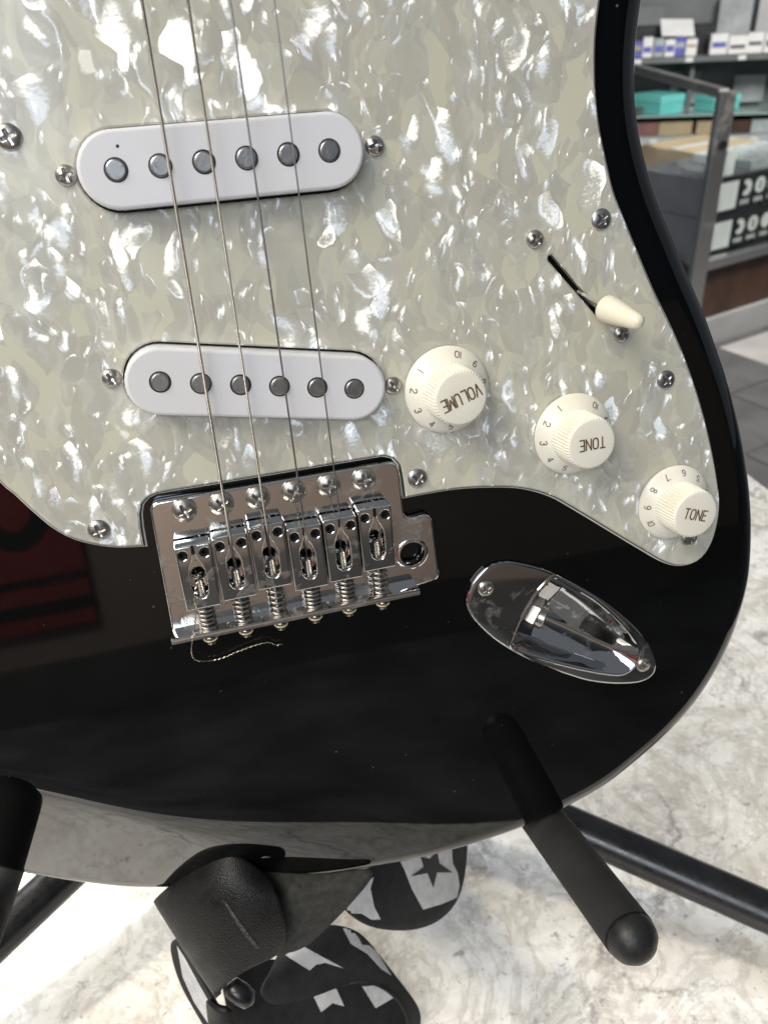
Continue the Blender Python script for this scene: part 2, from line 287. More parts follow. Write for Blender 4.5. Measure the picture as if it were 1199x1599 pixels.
# ------------------------------------------------------------------ mesh helpers
class MB:
    def __init__(s): s.v = []; s.f = []
    def add(s, vs, fs):
        o = len(s.v); s.v += [tuple(x) for x in vs]; s.f += [tuple(i+o for i in f) for f in fs]
    def loft(s, rings, closed=True, cap0=False, cap1=False):
        n = len(rings[0]); vs = [p for r in rings for p in r]; fs = []
        for j in range(len(rings)-1):
            for i in range(n if closed else n-1):
                a = j*n+i; b_ = j*n+(i+1) % n
                fs.append((a, b_, b_+n, a+n))
        if cap0: fs.append(tuple(range(n-1, -1, -1)))
        if cap1: fs.append(tuple((len(rings)-1)*n+i for i in range(n)))
        s.add(vs, fs)
    def lathe(s, prof, n=32, origin=(0, 0, 0), axis=None, cap0=True, cap1=True, mod=None):
        o = Vector(origin)
        if axis is None: X, Y, Z = Vector((1, 0, 0)), Vector((0, 1, 0)), Vector((0, 0, 1))
        else:
            Z = Vector(axis).normalized(); X = Z.orthogonal().normalized(); Y = Z.cross(X)
        rings = []
        for (r, z, *m_) in prof:
            ring = []
            for i in range(n):
                a = 2*PI*i/n; rr = r + (mod(a)*m_[0] if mod and m_ else 0)
                ring.append(o + X*(rr*math.cos(a)) + Y*(rr*math.sin(a)) + Z*z)
            rings.append(ring)
        s.loft(rings, True, cap0, cap1)
    def tube(s, path, r, n=10, caps=True):
        P = [Vector(p) for p in path]; R = r if isinstance(r, (list, tuple)) else [r]*len(P)
        T = [(P[min(i+1, len(P)-1)] - P[max(i-1, 0)]).normalized() for i in range(len(P))]
        X = T[0].orthogonal().normalized(); rings = []
        for i in range(len(P)):
            X = (X - T[i]*X.dot(T[i])).normalized(); Y = T[i].cross(X)
            rings.append([P[i] + X*(R[i]*math.cos(2*PI*j/n)) + Y*(R[i]*math.sin(2*PI*j/n)) for j in range(n)])
        s.loft(rings, True, caps, caps)
    def plate(s, loops, z0, z1, bev=0.3, bot=False, steps=1, bevhole=None):
        # loops: outer CCW then holes CW; chamfered upper edge
        top = []
        for li, lp in enumerate(loops):
            bv = bev if li == 0 or bevhole is None else bevhole
            rings = [[(x, y, z0) for x, y in lp]]
            for q in range(steps+1):
                a = (PI/2)*q/steps
                d = bv*(1-math.cos(a)); dz = bv*(1-math.sin(a))
                off = inset(lp, d); rings.append([(x, y, z1-dz) for x, y in off])
            s.loft(rings, True); top.append([Vector((x, y, z1)) for x, y in off])
        flat = [p for l in top for p in l]
        s.add(flat, orient(flat, geometry.tessellate_polygon(top), 1))
        if bot:
            bt = [[Vector((x, y, z0)) for x, y in lp] for lp in loops]; fl = [p for l in bt for p in l]
            s.add(fl, orient(fl, geometry.tessellate_polygon(bt), -1))
    def box(s, c, d, R=None, bev=0.0):
        # box with chamfered edges on its four upright corners and top
        hx, hy, hz = d[0]/2, d[1]/2, d[2]/2; b_ = min(bev, hx*.9, hy*.9, hz*.9); vs = []; rings = []
        for z, ins in ((-hz, b_), (-hz+b_, 0), (hz-b_, 0), (hz, b_)) if b_ else ((-hz, 0), (hz, 0)):
            x, y = hx-ins, hy-ins
            if b_: q = [(-x+b_*.5, -y), (x-b_*.5, -y), (x, -y+b_*.5), (x, y-b_*.5), (x-b_*.5, y), (-x+b_*.5, y), (-x, y-b_*.5), (-x, -y+b_*.5)]
            else: q = [(-x, -y), (x, -y), (x, y), (-x, y)]
            rings.append([(p[0], p[1], z) for p in q])
        cv = Vector(c); R = R or Matrix.Identity(3)
        rings = [[cv + R @ Vector(p) for p in r] for r in rings]
        s.loft(rings, True, True, True)
    def build(s, name, mat, parent=None, smooth=35, xf=None):
        me = bpy.data.meshes.new(name)
        vs = [xf(v) for v in s.v] if xf else s.v
        me.from_pydata(vs, [], s.f); me.materials.append(M[mat] if isinstance(mat, str) else mat)
        if smooth is not None:
            me.polygons.foreach_set('use_smooth', [True]*len(me.polygons))
            if smooth < 180: me.set_sharp_from_angle(angle=math.radians(smooth))
        me.update()
        o = bpy.data.objects.new(name, me); COL.objects.link(o)
        if parent: o.parent = parent
        return o
def orient(vs, tris, sgn):
    out = []
    for a, b_, c_ in tris:
        n = (vs[b_]-vs[a]).cross(vs[c_]-vs[a]).z
        out.append((a, b_, c_) if n*sgn > 0 else (a, c_, b_))
    return out
def inset(lp, d):       # moves a CCW loop inwards (a CW hole outwards into the material)
    if d == 0: return list(lp)
    n = len(lp); out = []
    for i in range(n):
        p0, p1, p2 = Vector(lp[i-1]), Vector(lp[i]), Vector(lp[(i+1) % n])
        a, c_ = (p1-p0), (p2-p1)
        if a.length < 1e-9 or c_.length < 1e-9: out.append(tuple(p1)); continue
        a.normalize(); c_.normalize()
        n1, n2 = Vector((-a.y, a.x)), Vector((-c_.y, c_.x)); b_ = n1+n2
        if b_.length < 1e-6: b_ = n1
        b_.normalize(); q = p1 + b_*(d/max(0.45, b_.dot(n1))); out.append((q.x, q.y))
    return out
def cr(pts, closed=True, step=2.0):      # Catmull-Rom, resampled
    P = [Vector(p) for p in pts]; n = len(P); dense = []
    for i in range(n if closed else n-1):
        if closed: a, b_, c_, d = P[i-1], P[i], P[(i+1) % n], P[(i+2) % n]
        else: a, b_, c_, d = P[max(i-1, 0)], P[i], P[i+1], P[min(i+2, n-1)]
        for q in range(16):
            t = q/16; dense.append(0.5*((2*b_) + (c_-a)*t + (2*a-5*b_+4*c_-d)*t*t + (3*b_-a-3*c_+d)*t**3))
    if not closed: dense.append(P[-1])
    if closed: dense.append(dense[0])
    L = [0]
    for i in range(1, len(dense)): L.append(L[-1]+(dense[i]-dense[i-1]).length)
    m_ = max(3, int(L[-1]/step)); out = []; j = 0
    for q in range(m_ if closed else m_+1):
        s_ = L[-1]*q/m_
        while j < len(L)-2 and L[j+1] < s_: j += 1
        t = (s_-L[j])/max(1e-9, L[j+1]-L[j]); out.append(tuple(dense[j].lerp(dense[j+1], t)))
    return out
def circle(c, r, n=24, cw=False):
    a = [(c[0]+r*math.cos(2*PI*i/n), c[1]+r*math.sin(2*PI*i/n)) for i in range(n)]
    return a[::-1] if cw else a
def stadium(c, L, Wd, ang=0, n=12, cw=False):
    p = []; h = L/2-Wd/2
    for i in range(n+1): a = -PI/2+PI*i/n; p.append((h+Wd/2*math.cos(a), Wd/2*math.sin(a)))
    for i in range(n+1): a = PI/2+PI*i/n; p.append((-h+Wd/2*math.cos(a), Wd/2*math.sin(a)))
    ca, sa = math.cos(ang), math.sin(ang)
    p = [(c[0]+x*ca-y*sa, c[1]+x*sa+y*ca) for x, y in p]
    return p[::-1] if cw else p
def empty(name, loc=(0, 0, 0), rot=(0, 0, 0), label=None, cat=None, group=None):
    o = bpy.data.objects.new(name, None); COL.objects.link(o); o.location = loc; o.rotation_euler = rot
    o.empty_display_size = 0.05
    tag(o, label, cat, group); return o
def tag(o, label=None, cat=None, group=None, kind=None):
    for k_, v_ in (('label', label), ('category', cat), ('group', group), ('kind', kind)):
        if v_: o[k_] = v_
    return o

# ------------------------------------------------------------------ the setting
ZC, ZF = -0.312, -1.27
def boxobj(name, c, d, mat, parent=None, rz=0, bev=0.0, loc=True):
    mb = MB(); mb.box((0, 0, 0), d, None, bev); o = mb.build(name, mat, parent)
    o.location = c; o.rotation_euler = (0, 0, rz); return o
fl = boxobj('floor', (1.0, 2.0, ZF-0.05), (16, 16, 0.1), 'floor'); tag(fl, kind='structure')
rt = 0.28
ti = 0
for i in range(5):
    for j in range(6):
        c = Vector((1.45+0.36*i, 1.45+0.36*j, 0)); s_ = random.choice('abac')
        t = boxobj('floor_tile', (0, 0, 0), (0.352, 0.352, 0.006), 'tile_'+('b' if (i+j) % 3 else s_), None, bev=0.001)
        R_ = Matrix.Rotation(rt, 3, 'Z'); p = R_ @ (c - Vector((2.1, 2.4, 0))) + Vector((2.1, 2.4, 0))
        t.parent = fl; t.location = (p.x-1.0, p.y-2.0, 0.053); t.rotation_euler = (0, 0, rt)
ct = empty('counter', (-0.2, 0.35, ZF)); tag(ct, kind='structure')
def child(name, c, d, mat, parent, bev=0.0):
    return boxobj(name, tuple(Vector(c)-parent.location), d, mat, parent, 0, bev)
child('countertop', (-0.34, 0.43, ZC-0.015), (1.716, 1.40, 0.03), 'quartz', ct, 0.003)
child('cabinet', (-0.36, 0.45, (ZF+ZC-0.03)/2), (1.66, 1.32, ZC-0.03-ZF-0.002), 'kick', ct)
bw = boxobj('back_wall', (4.5, 8.4, 0.6), (14, 0.1, 3.8), 'backwall', rz=-0.25); tag(bw, kind='structure')
fw = boxobj('front_wall', (0, -3.4, 0.325), (12, 0.1, 2.65), 'wall'); tag(fw, kind='structure')
wu = boxobj('added_dark_top', (0, 0, 0), (12, 0.12, 1.5), 'wallup', fw); wu.location = (0, 0, 0.585)  # dark band added out of view so the jack recess mirrors dark
wb = boxobj('added_dark_base', (0, -3.4, -1.135), (12, 0.12, 0.265), 'tile_b', fw); wb.location = (0, 0, -1.46)  # dark strip added out of view to keep the lacquer reflection black
stand_in = empty('shirt_stand_in', (-1.47, -3.33, -0.85), (0, 0, 0), 'unseen red cloth standing in for a shirt with black lettering, mirrored in the dark lacquer left of the bridge', 'cloth')  # cloth panel added behind the camera, stands in for a reflected red shirt
mb = MB(); mb.box((0, 0, 0.42), (1.7, 0.02, 0.84), None, 0.004); mb.build('cloth', 'red', stand_in)
for q, (zz, hh) in enumerate(((0.10, 0.05), (0.22, 0.03))):
    mb = MB(); mb.box((0, 0.012, zz), (1.69, 0.006, hh)); mb.build('stripe', 'blackcloth', stand_in)
for q in range(4):
    mb = MB(); cx_ = -0.62+0.41*q
    P = [(cx_+0.15*math.cos(a), 0.55+0.19*math.sin(a)) for a in [2*PI*t/28 for t in range(28)]]; Q = [(cx_+0.075*math.cos(a), 0.55+0.11*math.sin(a)) for a in [2*PI*t/28 for t in range(28)]]
    mb.loft([[(x, 0.0135, z) for x, z in P], [(x, 0.0135, z) for x, z in Q]], True); mb.build('letter', 'blackcloth', stand_in, None)

# ------------------------------------------------------------------ guitar
V0 = -160.0
guitar = empty('electric_guitar', g2w(0, V0, 0), (PI/2-LEAN, 0, 0), 'black electric guitar with pearl pickguard and worn chrome bridge, resting on the stand', 'guitar')
def gx(p): return (p[0]*0.001, (p[1]-V0)*0.001, p[2]*0.001)
def gb(mb, name, mat, parent=None, smooth=35):
    return mb.build(name, mat, parent or guitar, smooth, gx)
OUT = [(0,-160),(20,-159.5),(35,-159),(55,-157.8),(80,-154.5),(107.5,-146),(121.5,-138),(135,-128.8),(147.5,-116.8),(156.3,-104),(162.5,-91.2),(166.3,-78),(168.4,-66),(168.4,-54),(167.7,-43),(166.2,-32),(163.3,-18),(159.6,-5),(155,9),(151,18.5),(147,28),(142.8,37),(137.5,47),(133,56.5),(128,66.5),(124.2,75.5),(122,82.3),(120.2,89),(119.2,95.5),(118.9,103.4),(119.2,110),(120,116),(121,121),(124,140),(130,160),(135,180),(136,198),(130,216),(118,226),(104,226),(90,215),(74,198),(55,182),(40,172),(20,168),(-20,168),(-38,180),(-52,205),(-68,235),(-84,262),(-100,275),(-116,272),(-128,255),(-135,228),(-136,200),(-131,172),(-123,145),(-118,120),(-116,98),(-118,75),(-125,48),(-136,20),(-147,-8),(-155,-36),(-158,-62),(-154,-88),(-144,-108),(-130,-124),(-118,-133.5),(-104,-143),(-86,-152),(-71,-157),(-45,-160.5),(-20,-160.5)]
OUTL = cr(OUT, True, 2.2)
for _ in range(8):
    n = len(OUTL); OUTL = [((OUTL[i-1][0]+2*OUTL[i][0]+OUTL[(i+1) % n][0])/4, (OUTL[i-1][1]+2*OUTL[i][1]+OUTL[(i+1) % n][1])/4) for i in range(n)]
BETA = math.tan(math.radians(25)); CK = 3.0
def contour(u, v):       # forearm bevel of the lower bass bout: depth and slope
    s_ = (u+14.3)*-0.551 + (v+132)*-0.834; f_ = min(1, max(0, (u+70)/95)); ck = CK+16*f_*f_*(3-2*f_); q = math.sqrt(s_*s_+ck*ck)
    return BETA*0.5*(s_+q), BETA*0.5*(1+s_/q)
JO = [(56.2,-48.3),(57.9,-43.6),(61.5,-39.3),(65.8,-37.1),(70.6,-37.1),(76.6,-39.2),(83.9,-42.8),(91.3,-47.9),(100.2,-54.7),(108,-61.8),(116.1,-70.5),(121.6,-78.1),(124.9,-84.6),(126.2,-90),(125.5,-93.5),(122.7,-95.4),(117.9,-95.7),(109.5,-93.9),(100,-90.4),(92,-85.9),(82.9,-80.1),(73.4,-72.9),(65.6,-65.6),(59.8,-58.2),(57,-53)]
JI = [(86.9,-46),(95,-52.6),(102.7,-59.3),(111.4,-69.4),(116.2,-76.5),(118.4,-81),(117.7,-86.5),(114,-89.6),(109.5,-89),(99.3,-84.8),(86.2,-78.2),(76.6,-72.8),(71.1,-68.9),(74.5,-60.9),(80.5,-51.7)]
def ccwv(l):
    a = sum(l[j-1][0]*l[j][1]-l[j][0]*l[j-1][1] for j in range(len(l))); return l if a > 0 else l[::-1]
JHOLE = inset(ccwv(cr(JI, True, 2.5)), -1.0)
def inside(p, poly):
    r = False
    for i in range(len(poly)):
        a, b_ = poly[i-1], poly[i]
        if (a[1] > p.y) != (b_[1] > p.y) and p.x < (b_[0]-a[0])*(p.y-a[1])/(b_[1]-a[1])+a[0]: r = not r
    return r
def body():
    RR = 10.0; n = len(OUTL)
    outn = []
    for i in range(n):
        t = Vector(OUTL[(i+1) % n]) - Vector(OUTL[i-1]); t.normalize(); outn.append(Vector((t.y, -t.x)))
    vs, ns, fs = [], [], []
    prof = [('b', a) for a in (90, 60, 30, 0)] + [('f', a) for a in (0, 8, 16, 24, 32, 40, 48, 56, 64, 72, 80, 90)]
    for kind, a in prof:
        a_ = math.radians(a); ins = RR*(1-math.cos(a_)); dr = RR*(1-math.sin(a_))
        for i in range(n):
            u, v = OUTL[i][0]-outn[i].x*ins, OUTL[i][1]-outn[i].y*ins
            if kind == 'f':
                cd, sl = contour(u, v); w = -dr-cd
                nn = Vector((outn[i].x*math.cos(a_) - 0.551*sl*math.sin(a_), outn[i].y*math.cos(a_) - 0.834*sl*math.sin(a_), math.sin(a_)))
            else:
                w = -45+dr; nn = Vector((outn[i].x*math.cos(a_), outn[i].y*math.cos(a_), -math.sin(a_)))
            vs.append((u, v, w)); ns.append(nn.normalized())
    for j in range(len(prof)-1):
        for i in range(n):
            a = j*n+i; b_ = j*n+(i+1) % n; fs.append((a, b_, b_+n, a+n))
    fs.append(tuple(range(n-1, -1, -1)))
    inner = [Vector((OUTL[i][0]-outn[i].x*RR, OUTL[i][1]-outn[i].y*RR)) for i in range(n)]
    pts = list(inner); st = 5.0
    for st, fine in ((6.0, False), (2.5, True)):
        for gi in range(int(-170/st), int(175/st)):
            for gj in range(int(-165/st), int(285/st)):
                p = Vector((gi*st+(gj % 2)*st/2, gj*st)); sv = (p.x+14.3)*-0.551 + (p.y+136)*-0.834
                if (sv > -22) != fine or -10 < sv+3.3 < 10: continue
                if min((p.x-q.x)**2+(p.y-q.y)**2 for q in inner) > (st*0.6)**2: pts.append(p)
    for sr in (-9, -7, -5.2, -3.8, -2.6, -1.6, -0.8, 0, 0.8, 1.6, 2.6, 3.8, 5.2, 7, 9):
        for g in range(-70, 40):
            p = Vector((-14.3, -132)) + Vector((0.834, -0.551))*(g*3.0) + Vector((-0.551, -0.834))*sr
            if -170 < p.x < 60 and p.y < 120 and min((p.x-q.x)**2+(p.y-q.y)**2 for q in inner) > 2.2: pts.append(p)
    ed = [(i, (i+1) % n) for i in range(n)]
    k0 = len(pts); pts = [p for i, p in enumerate(pts) if i < n or min((p-Vector(q)).length for q in JHOLE) > 2.0]; k0 = len(pts)
    pts += [Vector(q) for q in JHOLE]; ed += [(k0+i, k0+(i+1) % len(JHOLE)) for i in range(len(JHOLE))]
    rv, re, rf = geometry.delaunay_2d_cdt(pts, ed, [], 1, 1e-4)[:3]
    o = len(vs)
    for p in rv:
        cd, sl = contour(p.x, p.y); vs.append((p.x, p.y, -cd)); ns.append(Vector((-0.551*sl, -0.834*sl, 1)).normalized())
    for f_ in rf:
        a, b_, c_ = [Vector(rv[i]) for i in f_[:3]]
        if inside((a+b_+c_)/3, JHOLE): continue
        crs = (b_-a).x*(c_-a).y-(b_-a).y*(c_-a).x
        fs.append(tuple(i+o for i in (f_ if crs > 0 else f_[::-1])))
    me = bpy.data.meshes.new('body'); me.from_pydata([gx(v) for v in vs], [], fs)
    me.polygons.foreach_set('use_smooth', [True]*len(me.polygons)); me.materials.append(M['lacquer'])
    me.update(); me.normals_split_custom_set_from_vertices([tuple(x) for x in ns])
    ob = bpy.data.objects.new('body', me); COL.objects.link(ob); ob.parent = guitar
    return ob
body()

# pickguard
R1 = [(37.9,-9.3),(46,-9.2),(55.4,-9.4),(65.8,-10.7),(76.5,-13),(86.2,-17.4),(95,-23.9),(106.5,-33),(118.4,-42.4),(127,-48.9),(133.0,-51.8),(138.5,-52.3),(143.4,-49.8),(147.1,-43.3),(148.7,-32.9),(147.7,-24.5),(144.7,-11.6),(140.2,3.4),(133.8,19.8),(127.8,32.1),(122,42.8),(116.4,54.5),(111.6,64.8),(108.4,72),(106,80.6),(104,89),(102.9,97),(102.6,104.7),(102.9,112.2),(104,119.5),(107,135),(112,152),(117,170),(119,188),(114,203),(103,209),(90,203),(74,190),(56,178),(40,170),(30,163)]
R2 = [(-30,163),(-33,176),(-42,190),(-58,208),(-76,214),(-94,205),(-103,185),(-105,160),(-102,130),(-97,105),(-92,80),(-86,55),(-79,34),(-72.7,17),(-69.6,12),(-66,6),(-61.8,0),(-56.8,-4.4),(-50.5,-7.4),(-45.5,-8.9),(-38.4,-9.9)]
CUT = [(-38.2,-4),(-37.7,0.3),(-36.8,2.8),(-35.0,4.5),(-32.5,5.2),(33,5.1),(35.7,4.1),(37.3,1.6),(37.7,-3)]
PGO = cr(R1, False, 2.5) + [(30,160),(-30,160)] + cr(R2, False, 2.5) + CUT
VM, VB, SL = 89.05, 32.93, -0.1811
holes = [stadium((0, VM), 71.2, 19.4, 0, 14, True), stadium((0, VB), 71.2, 19.4, SL, 14, True), stadium((0, 152), 71.2, 19.4, 0, 14, True),
         stadium((95.6, 47.0), 25.5, 1.9, math.atan2(-18, 15.4), 5, True)]
mb = MB(); mb.plate([inset(PGO, 0.9)]+holes, 1.45, 2.4, 0.5); pg = gb(mb, 'pickguard', 'pearl', None, 20)
mb = MB(); mb.plate([inset(PGO, 0.5)]+holes, 0.75, 1.45, 0.2); gb(mb, 'black_ply', 'black_ply', pg, 20)
mb = MB(); mb.plate([PGO]+holes, 0.06, 0.75, 0.25); gb(mb, 'white_ply', 'white_ply', pg, 20)

# phillips screw: domed head with a cross recess
def screwmesh(name, R_, hgt, arm=0.62, wid=0.15, depth=0.75, mat='screw'):
    mb = MB(); N, K_ = 64, 22; rings = []
    rings.append([(R_*math.cos(2*PI*i/N), R_*math.sin(2*PI*i/N), 0) for i in range(N)])
    for j in range(K_+1):
        r = R_*(1-j/(K_+0.4)); ring = []
        for i in range(N):
            a = 2*PI*i/N; x, y = r*math.cos(a), r*math.sin(a); q = r/R_
            z = hgt*(0.18+0.82*math.sqrt(max(0, 1-q*q*0.98)))
            mx, my = max(abs(x), abs(y))/R_, min(abs(x), abs(y))/R_
            e = min(1, max(0, (wid*(1.25-0.6*mx)-my)/0.05))*min(1, max(0, (arm-mx)/0.10))
            z -= e*depth*(1-0.75*mx/arm*0.8)
            ring.append((x, y, z))
        rings.append(ring)
    mb.loft(rings, True, False, True)
    me_o = mb.build(name, mat, None, 50); me = me_o.data; bpy.data.objects.remove(me_o)
    me.transform(Matrix.Scale(0.001, 4)); return me
SM_G = screwmesh('pickguard_screw', 3.05, 1.25); SM_GD = screwmesh('pickguard_screw_dark', 3.05, 1.15, mat='screw_dark')
SM_P = screwmesh('pickup_screw', 2.55, 1.7, 0.68, 0.17, 1.0); SM_B = screwmesh('bridge_screw', 3.55, 2.0, 0.6, 0.13, 1.1)
SM_J = screwmesh('jack_screw', 2.7, 1.2)
def screw(name, me, u, v, w, parent, ang=None, tilt=(0, 0)):
    o = bpy.data.objects.new(name, me); COL.objects.link(o); o.parent = parent
    o.location = gx((u, v, w)); o.rotation_euler = (tilt[0], tilt[1], random.uniform(0, PI/2) if ang is None else ang); return o
for u, v, dk, a in [(-48.9,98.5,0,0.35),(-50.1,-1.8,0,0.25),(42.8,-2.9,1,0.9),(103.5,65.0,1,0.6),(125.7,15.2,1,0.75),(136.4,-41.3,0,0.2),(-97,150,0,0),(-88,75,0,0),(110,190,0,0),(-90,200,0,0)]:
    screw('screw', SM_GD if dk else SM_G, u, v, 2.3, pg, a)
for u, v, a in [(82.9,61.8,0.6),(110.1,31.6,0.3)]: screw('selector_screw', SM_P, u, v, 2.35, pg, a)

# pickups
def pickup(v, ang, screws):
    mb = MB(); mb.plate([stadium((0, 0), 70, 18, 0, 16)], 0.2, 7.9, 0.9, steps=4)
    def xf(p):
        ca, sa = math.cos(ang), math.sin(ang); return gx((p[0]*ca-p[1]*sa, v+p[0]*sa+p[1]*ca, p[2]))
    c_ = mb.build('pickup_cover', 'cover', guitar, 30, xf)
    for i in range(6):
        x = (i-2.5)*10.4; h = 8.3+(0.15, 0.3, 0.1, 0.3, 0.15, 0.0)[i]
        mb = MB(); mb.lathe([(2.5, 7.3), (2.5, h-0.45), (2.35, h-0.15), (2.05, h)], 28, (x, 0, 0), None, False, True)
        mb.build('pole_piece', 'pole', c_, 22, xf)
        mb = MB(); mb.lathe([(2.85, 7.905), (2.5, 7.91)], 28, (x, 0, 0), None, False, False); mb.build('pole_gap', 'oxide', c_, None, xf)
    for (u, vv_, a) in screws: screw('pickup_screw', SM_P, u, vv_, 2.35, c_, a)
pickup(VM, 0.0, [(-38.0, 89.1, 0.2), (39.0, 89.5, 0.1)])
mb = MB(); mb.lathe([(0.42, 7.905), (0.2, 7.93)], 10, (-24.6, VM+5.1, 0), None, False, True); gb(mb, 'dirt_speck', 'oxide', guitar, None)
pickup(VB, SL, [(-37.9, 39.5, 0.5), (38.0, 26.3, 0.6)])
pickup(152, 0.0, [])

# stroke lettering
GL = {'V': [[(0,1),(.5,0),(1,1)]], 'L': [[(0,1),(0,0),(.85,0)]], 'U': [[(0,1),(0,.25),(.12,.06),(.5,0),(.88,.06),(1,.25),(1,1)]],
 'M': [[(0,0),(0,1),(.5,.25),(1,1),(1,0)]], 'E': [[(.85,1),(0,1),(0,0),(.85,0)],[(0,.52),(.7,.52)]], 'T': [[(0,1),(1,1)],[(.5,1),(.5,0)]],
 'N': [[(0,0),(0,1),(1,0),(1,1)]], 'O': [[(.5,1),(.15,.93),(0,.75),(0,.25),(.15,.07),(.5,0),(.85,.07),(1,.25),(1,.75),(.85,.93),(.5,1)]],
 '1': [[(.5,1),(.5,0)]], '2': [[(0,.78),(.15,.95),(.5,1),(.85,.95),(1,.75),(.85,.52),(.1,.18),(0,0),(1,0)]],
 '3': [[(0,.85),(.25,1),(.7,1),(1,.82),(.9,.6),(.5,.53),(.9,.46),(1,.2),(.7,0),(.25,0),(0,.15)]], '4': [[(.75,0),(.75,1),(0,.3),(1,.3)]],
 '5': [[(.9,1),(.12,1),(.05,.55),(.5,.62),(.9,.52),(1,.28),(.85,.06),(.45,0),(.05,.1)]],
 '6': [[(.85,.95),(.4,1),(.08,.75),(0,.3),(.2,.04),(.55,0),(.9,.1),(1,.3),(.85,.52),(.5,.58),(.1,.42)]],
 '7': [[(0,1),(1,1),(.4,0)]], '8': [[(.5,.54),(.12,.66),(.08,.86),(.3,1),(.7,1),(.92,.86),(.88,.66),(.5,.54),(.1,.4),(0,.2),(.2,.03),(.5,0),(.8,.03),(1,.2),(.9,.4),(.5,.54)]],
 '9': [[(.15,.05),(.6,0),(.92,.25),(1,.7),(.8,.96),(.45,1),(.1,.9),(0,.7),(.15,.48),(.5,.42),(.9,.58)]],
 '0': [[(.5,1),(.15,.93),(0,.75),(0,.25),(.15,.07),(.5,0),(.85,.07),(1,.25),(1,.75),(.85,.93),(.5,1)]]}
def stroke_text(mb, txt, h, cw, gap, sw, fn):
    # ribbon strokes, centred; fn maps flat (x, y) to 3D
    adv = [0.35*cw if ch == '1' else cw for ch in txt]
    tot = sum(adv)+gap*(len(txt)-1); x0 = -tot/2
    for ch, a in zip(txt, adv):
        for pl in GL[ch]:
            pts = [Vector((x0+px_*a, (py-0.5)*h)) for px_, py in pl]
            for i in range(len(pts)-1):
                d = pts[i+1]-pts[i]; L = d.length
                if L < 1e-6: continue
                d.normalize(); nn = Vector((-d.y, d.x))*(sw/2); e = d*(sw*0.35)
                q = [pts[i]-e-nn, pts[i+1]+e-nn, pts[i+1]+e+nn, pts[i]-e+nn]
                mb.add([fn(p.x, p.y) for p in q], [(0, 1, 2, 3)])
        x0 += a+gap
def knob(u, v, word, wdir, first, label):
    # wdir: direction of the word in the guitar plane (rad); first: angle of numeral 1; numerals run counter-clockwise
    B0 = 2.75
    mb = MB(); N = 300
    rib = lambda a: (abs(((a*50/(2*PI)) % 1)-0.5)*2)**0.7*2-1
    prof = [(12.8,0,0),(12.85,0.5,0),(12.7,0.9,0),(11.6,1.6,0),(10.5,2.4,0),(9.6,3.0,0),(8.9,3.4,0),(8.45,3.6,0.0),(8.3,3.75,0.24),(8.05,7.5,0.24),(7.82,11.8,0.24),(7.70,12.4,0.18),(7.35,12.8,0.0),(7.0,12.88,0),(3,12.83,0)]
    mb.lathe(prof, N, (u, v, B0), None, False, True, rib)
    kb = gb(mb, 'control_knob', 'knob', None, 60)
    kb['label'] = label
    cw_, sw_ = math.cos(wdir), math.sin(wdir)
    mb = MB(); hh = 3.35 if word == 'TONE' else 3.5
    stroke_text(mb, word, hh, 1.62 if word == 'TONE' else 1.58, 0.62 if word == 'TONE' else 0.52, 0.42, lambda x, y: (u+x*cw_-y*sw_, v+x*sw_+y*cw_, B0+12.92))
    gb(mb, 'lettering', 'ink', kb, None)
    for i in range(10):
        a = first+math.radians(32.5)*i
        mb = MB(); ca, sa = math.cos(a), math.sin(a); rm = 10.75
        def fn(x, y):
            r = rm - y*0.82; z = 0.9+(12.7-r)*(3.0-0.9)/(12.7-9.6)+0.06   # digit tops point to the axis
            return (u+r*ca-x*sa, v+r*sa+x*ca, B0+z)
        stroke_text(mb, str(i+1), 2.05, 1.15, 0.34, 0.27, fn)
        gb(mb, 'numeral', 'ink', kb, None)
d2 = math.radians
knob(53.9, 22.8, 'VOLUME', d2(198), d2(139), 'volume knob, cream plastic with ribbed barrel')
knob(93.6, 2.9, 'TONE', d2(181), d2(119), 'upper tone knob beside the volume knob')
knob(129.6, -26.6, 'TONE', d2(-17), d2(-84), 'lower tone knob at the tip of the pickguard')

# pickup selector
sd = Vector((15.4, -18, 0)).normalized(); sp = Vector((-sd.y, sd.x, 0))
mb = MB()
A, B_ = Vector((98.2, 44.2, 0.3)), Vector((102.3, 39.8, 10.5))
mb.loft([[p+sp*0.45+sd*2.0, p-sp*0.45+sd*2.0, p-sp*0.45-sd*2.0, p+sp*0.45-sd*2.0] for p in (A, B_)], True, True, True)
sw = gb(mb, 'selector_lever', 'steel', None, 20)
ax = Vector((3.6, -3.4, 14)).normalized()
mb = MB(); mb.lathe([(3.0,0),(3.7,0.15),(3.95,0.8),(3.85,2.2),(3.3,6.5),(2.7,10.5),(2.3,12.8),(1.9,14.0),(1.1,14.7),(0.3,14.9)], 40, Vector((101.6, 41.0, 8.3)), ax, True, True)
gb(mb, 'switch_tip', 'tip', sw, 60)

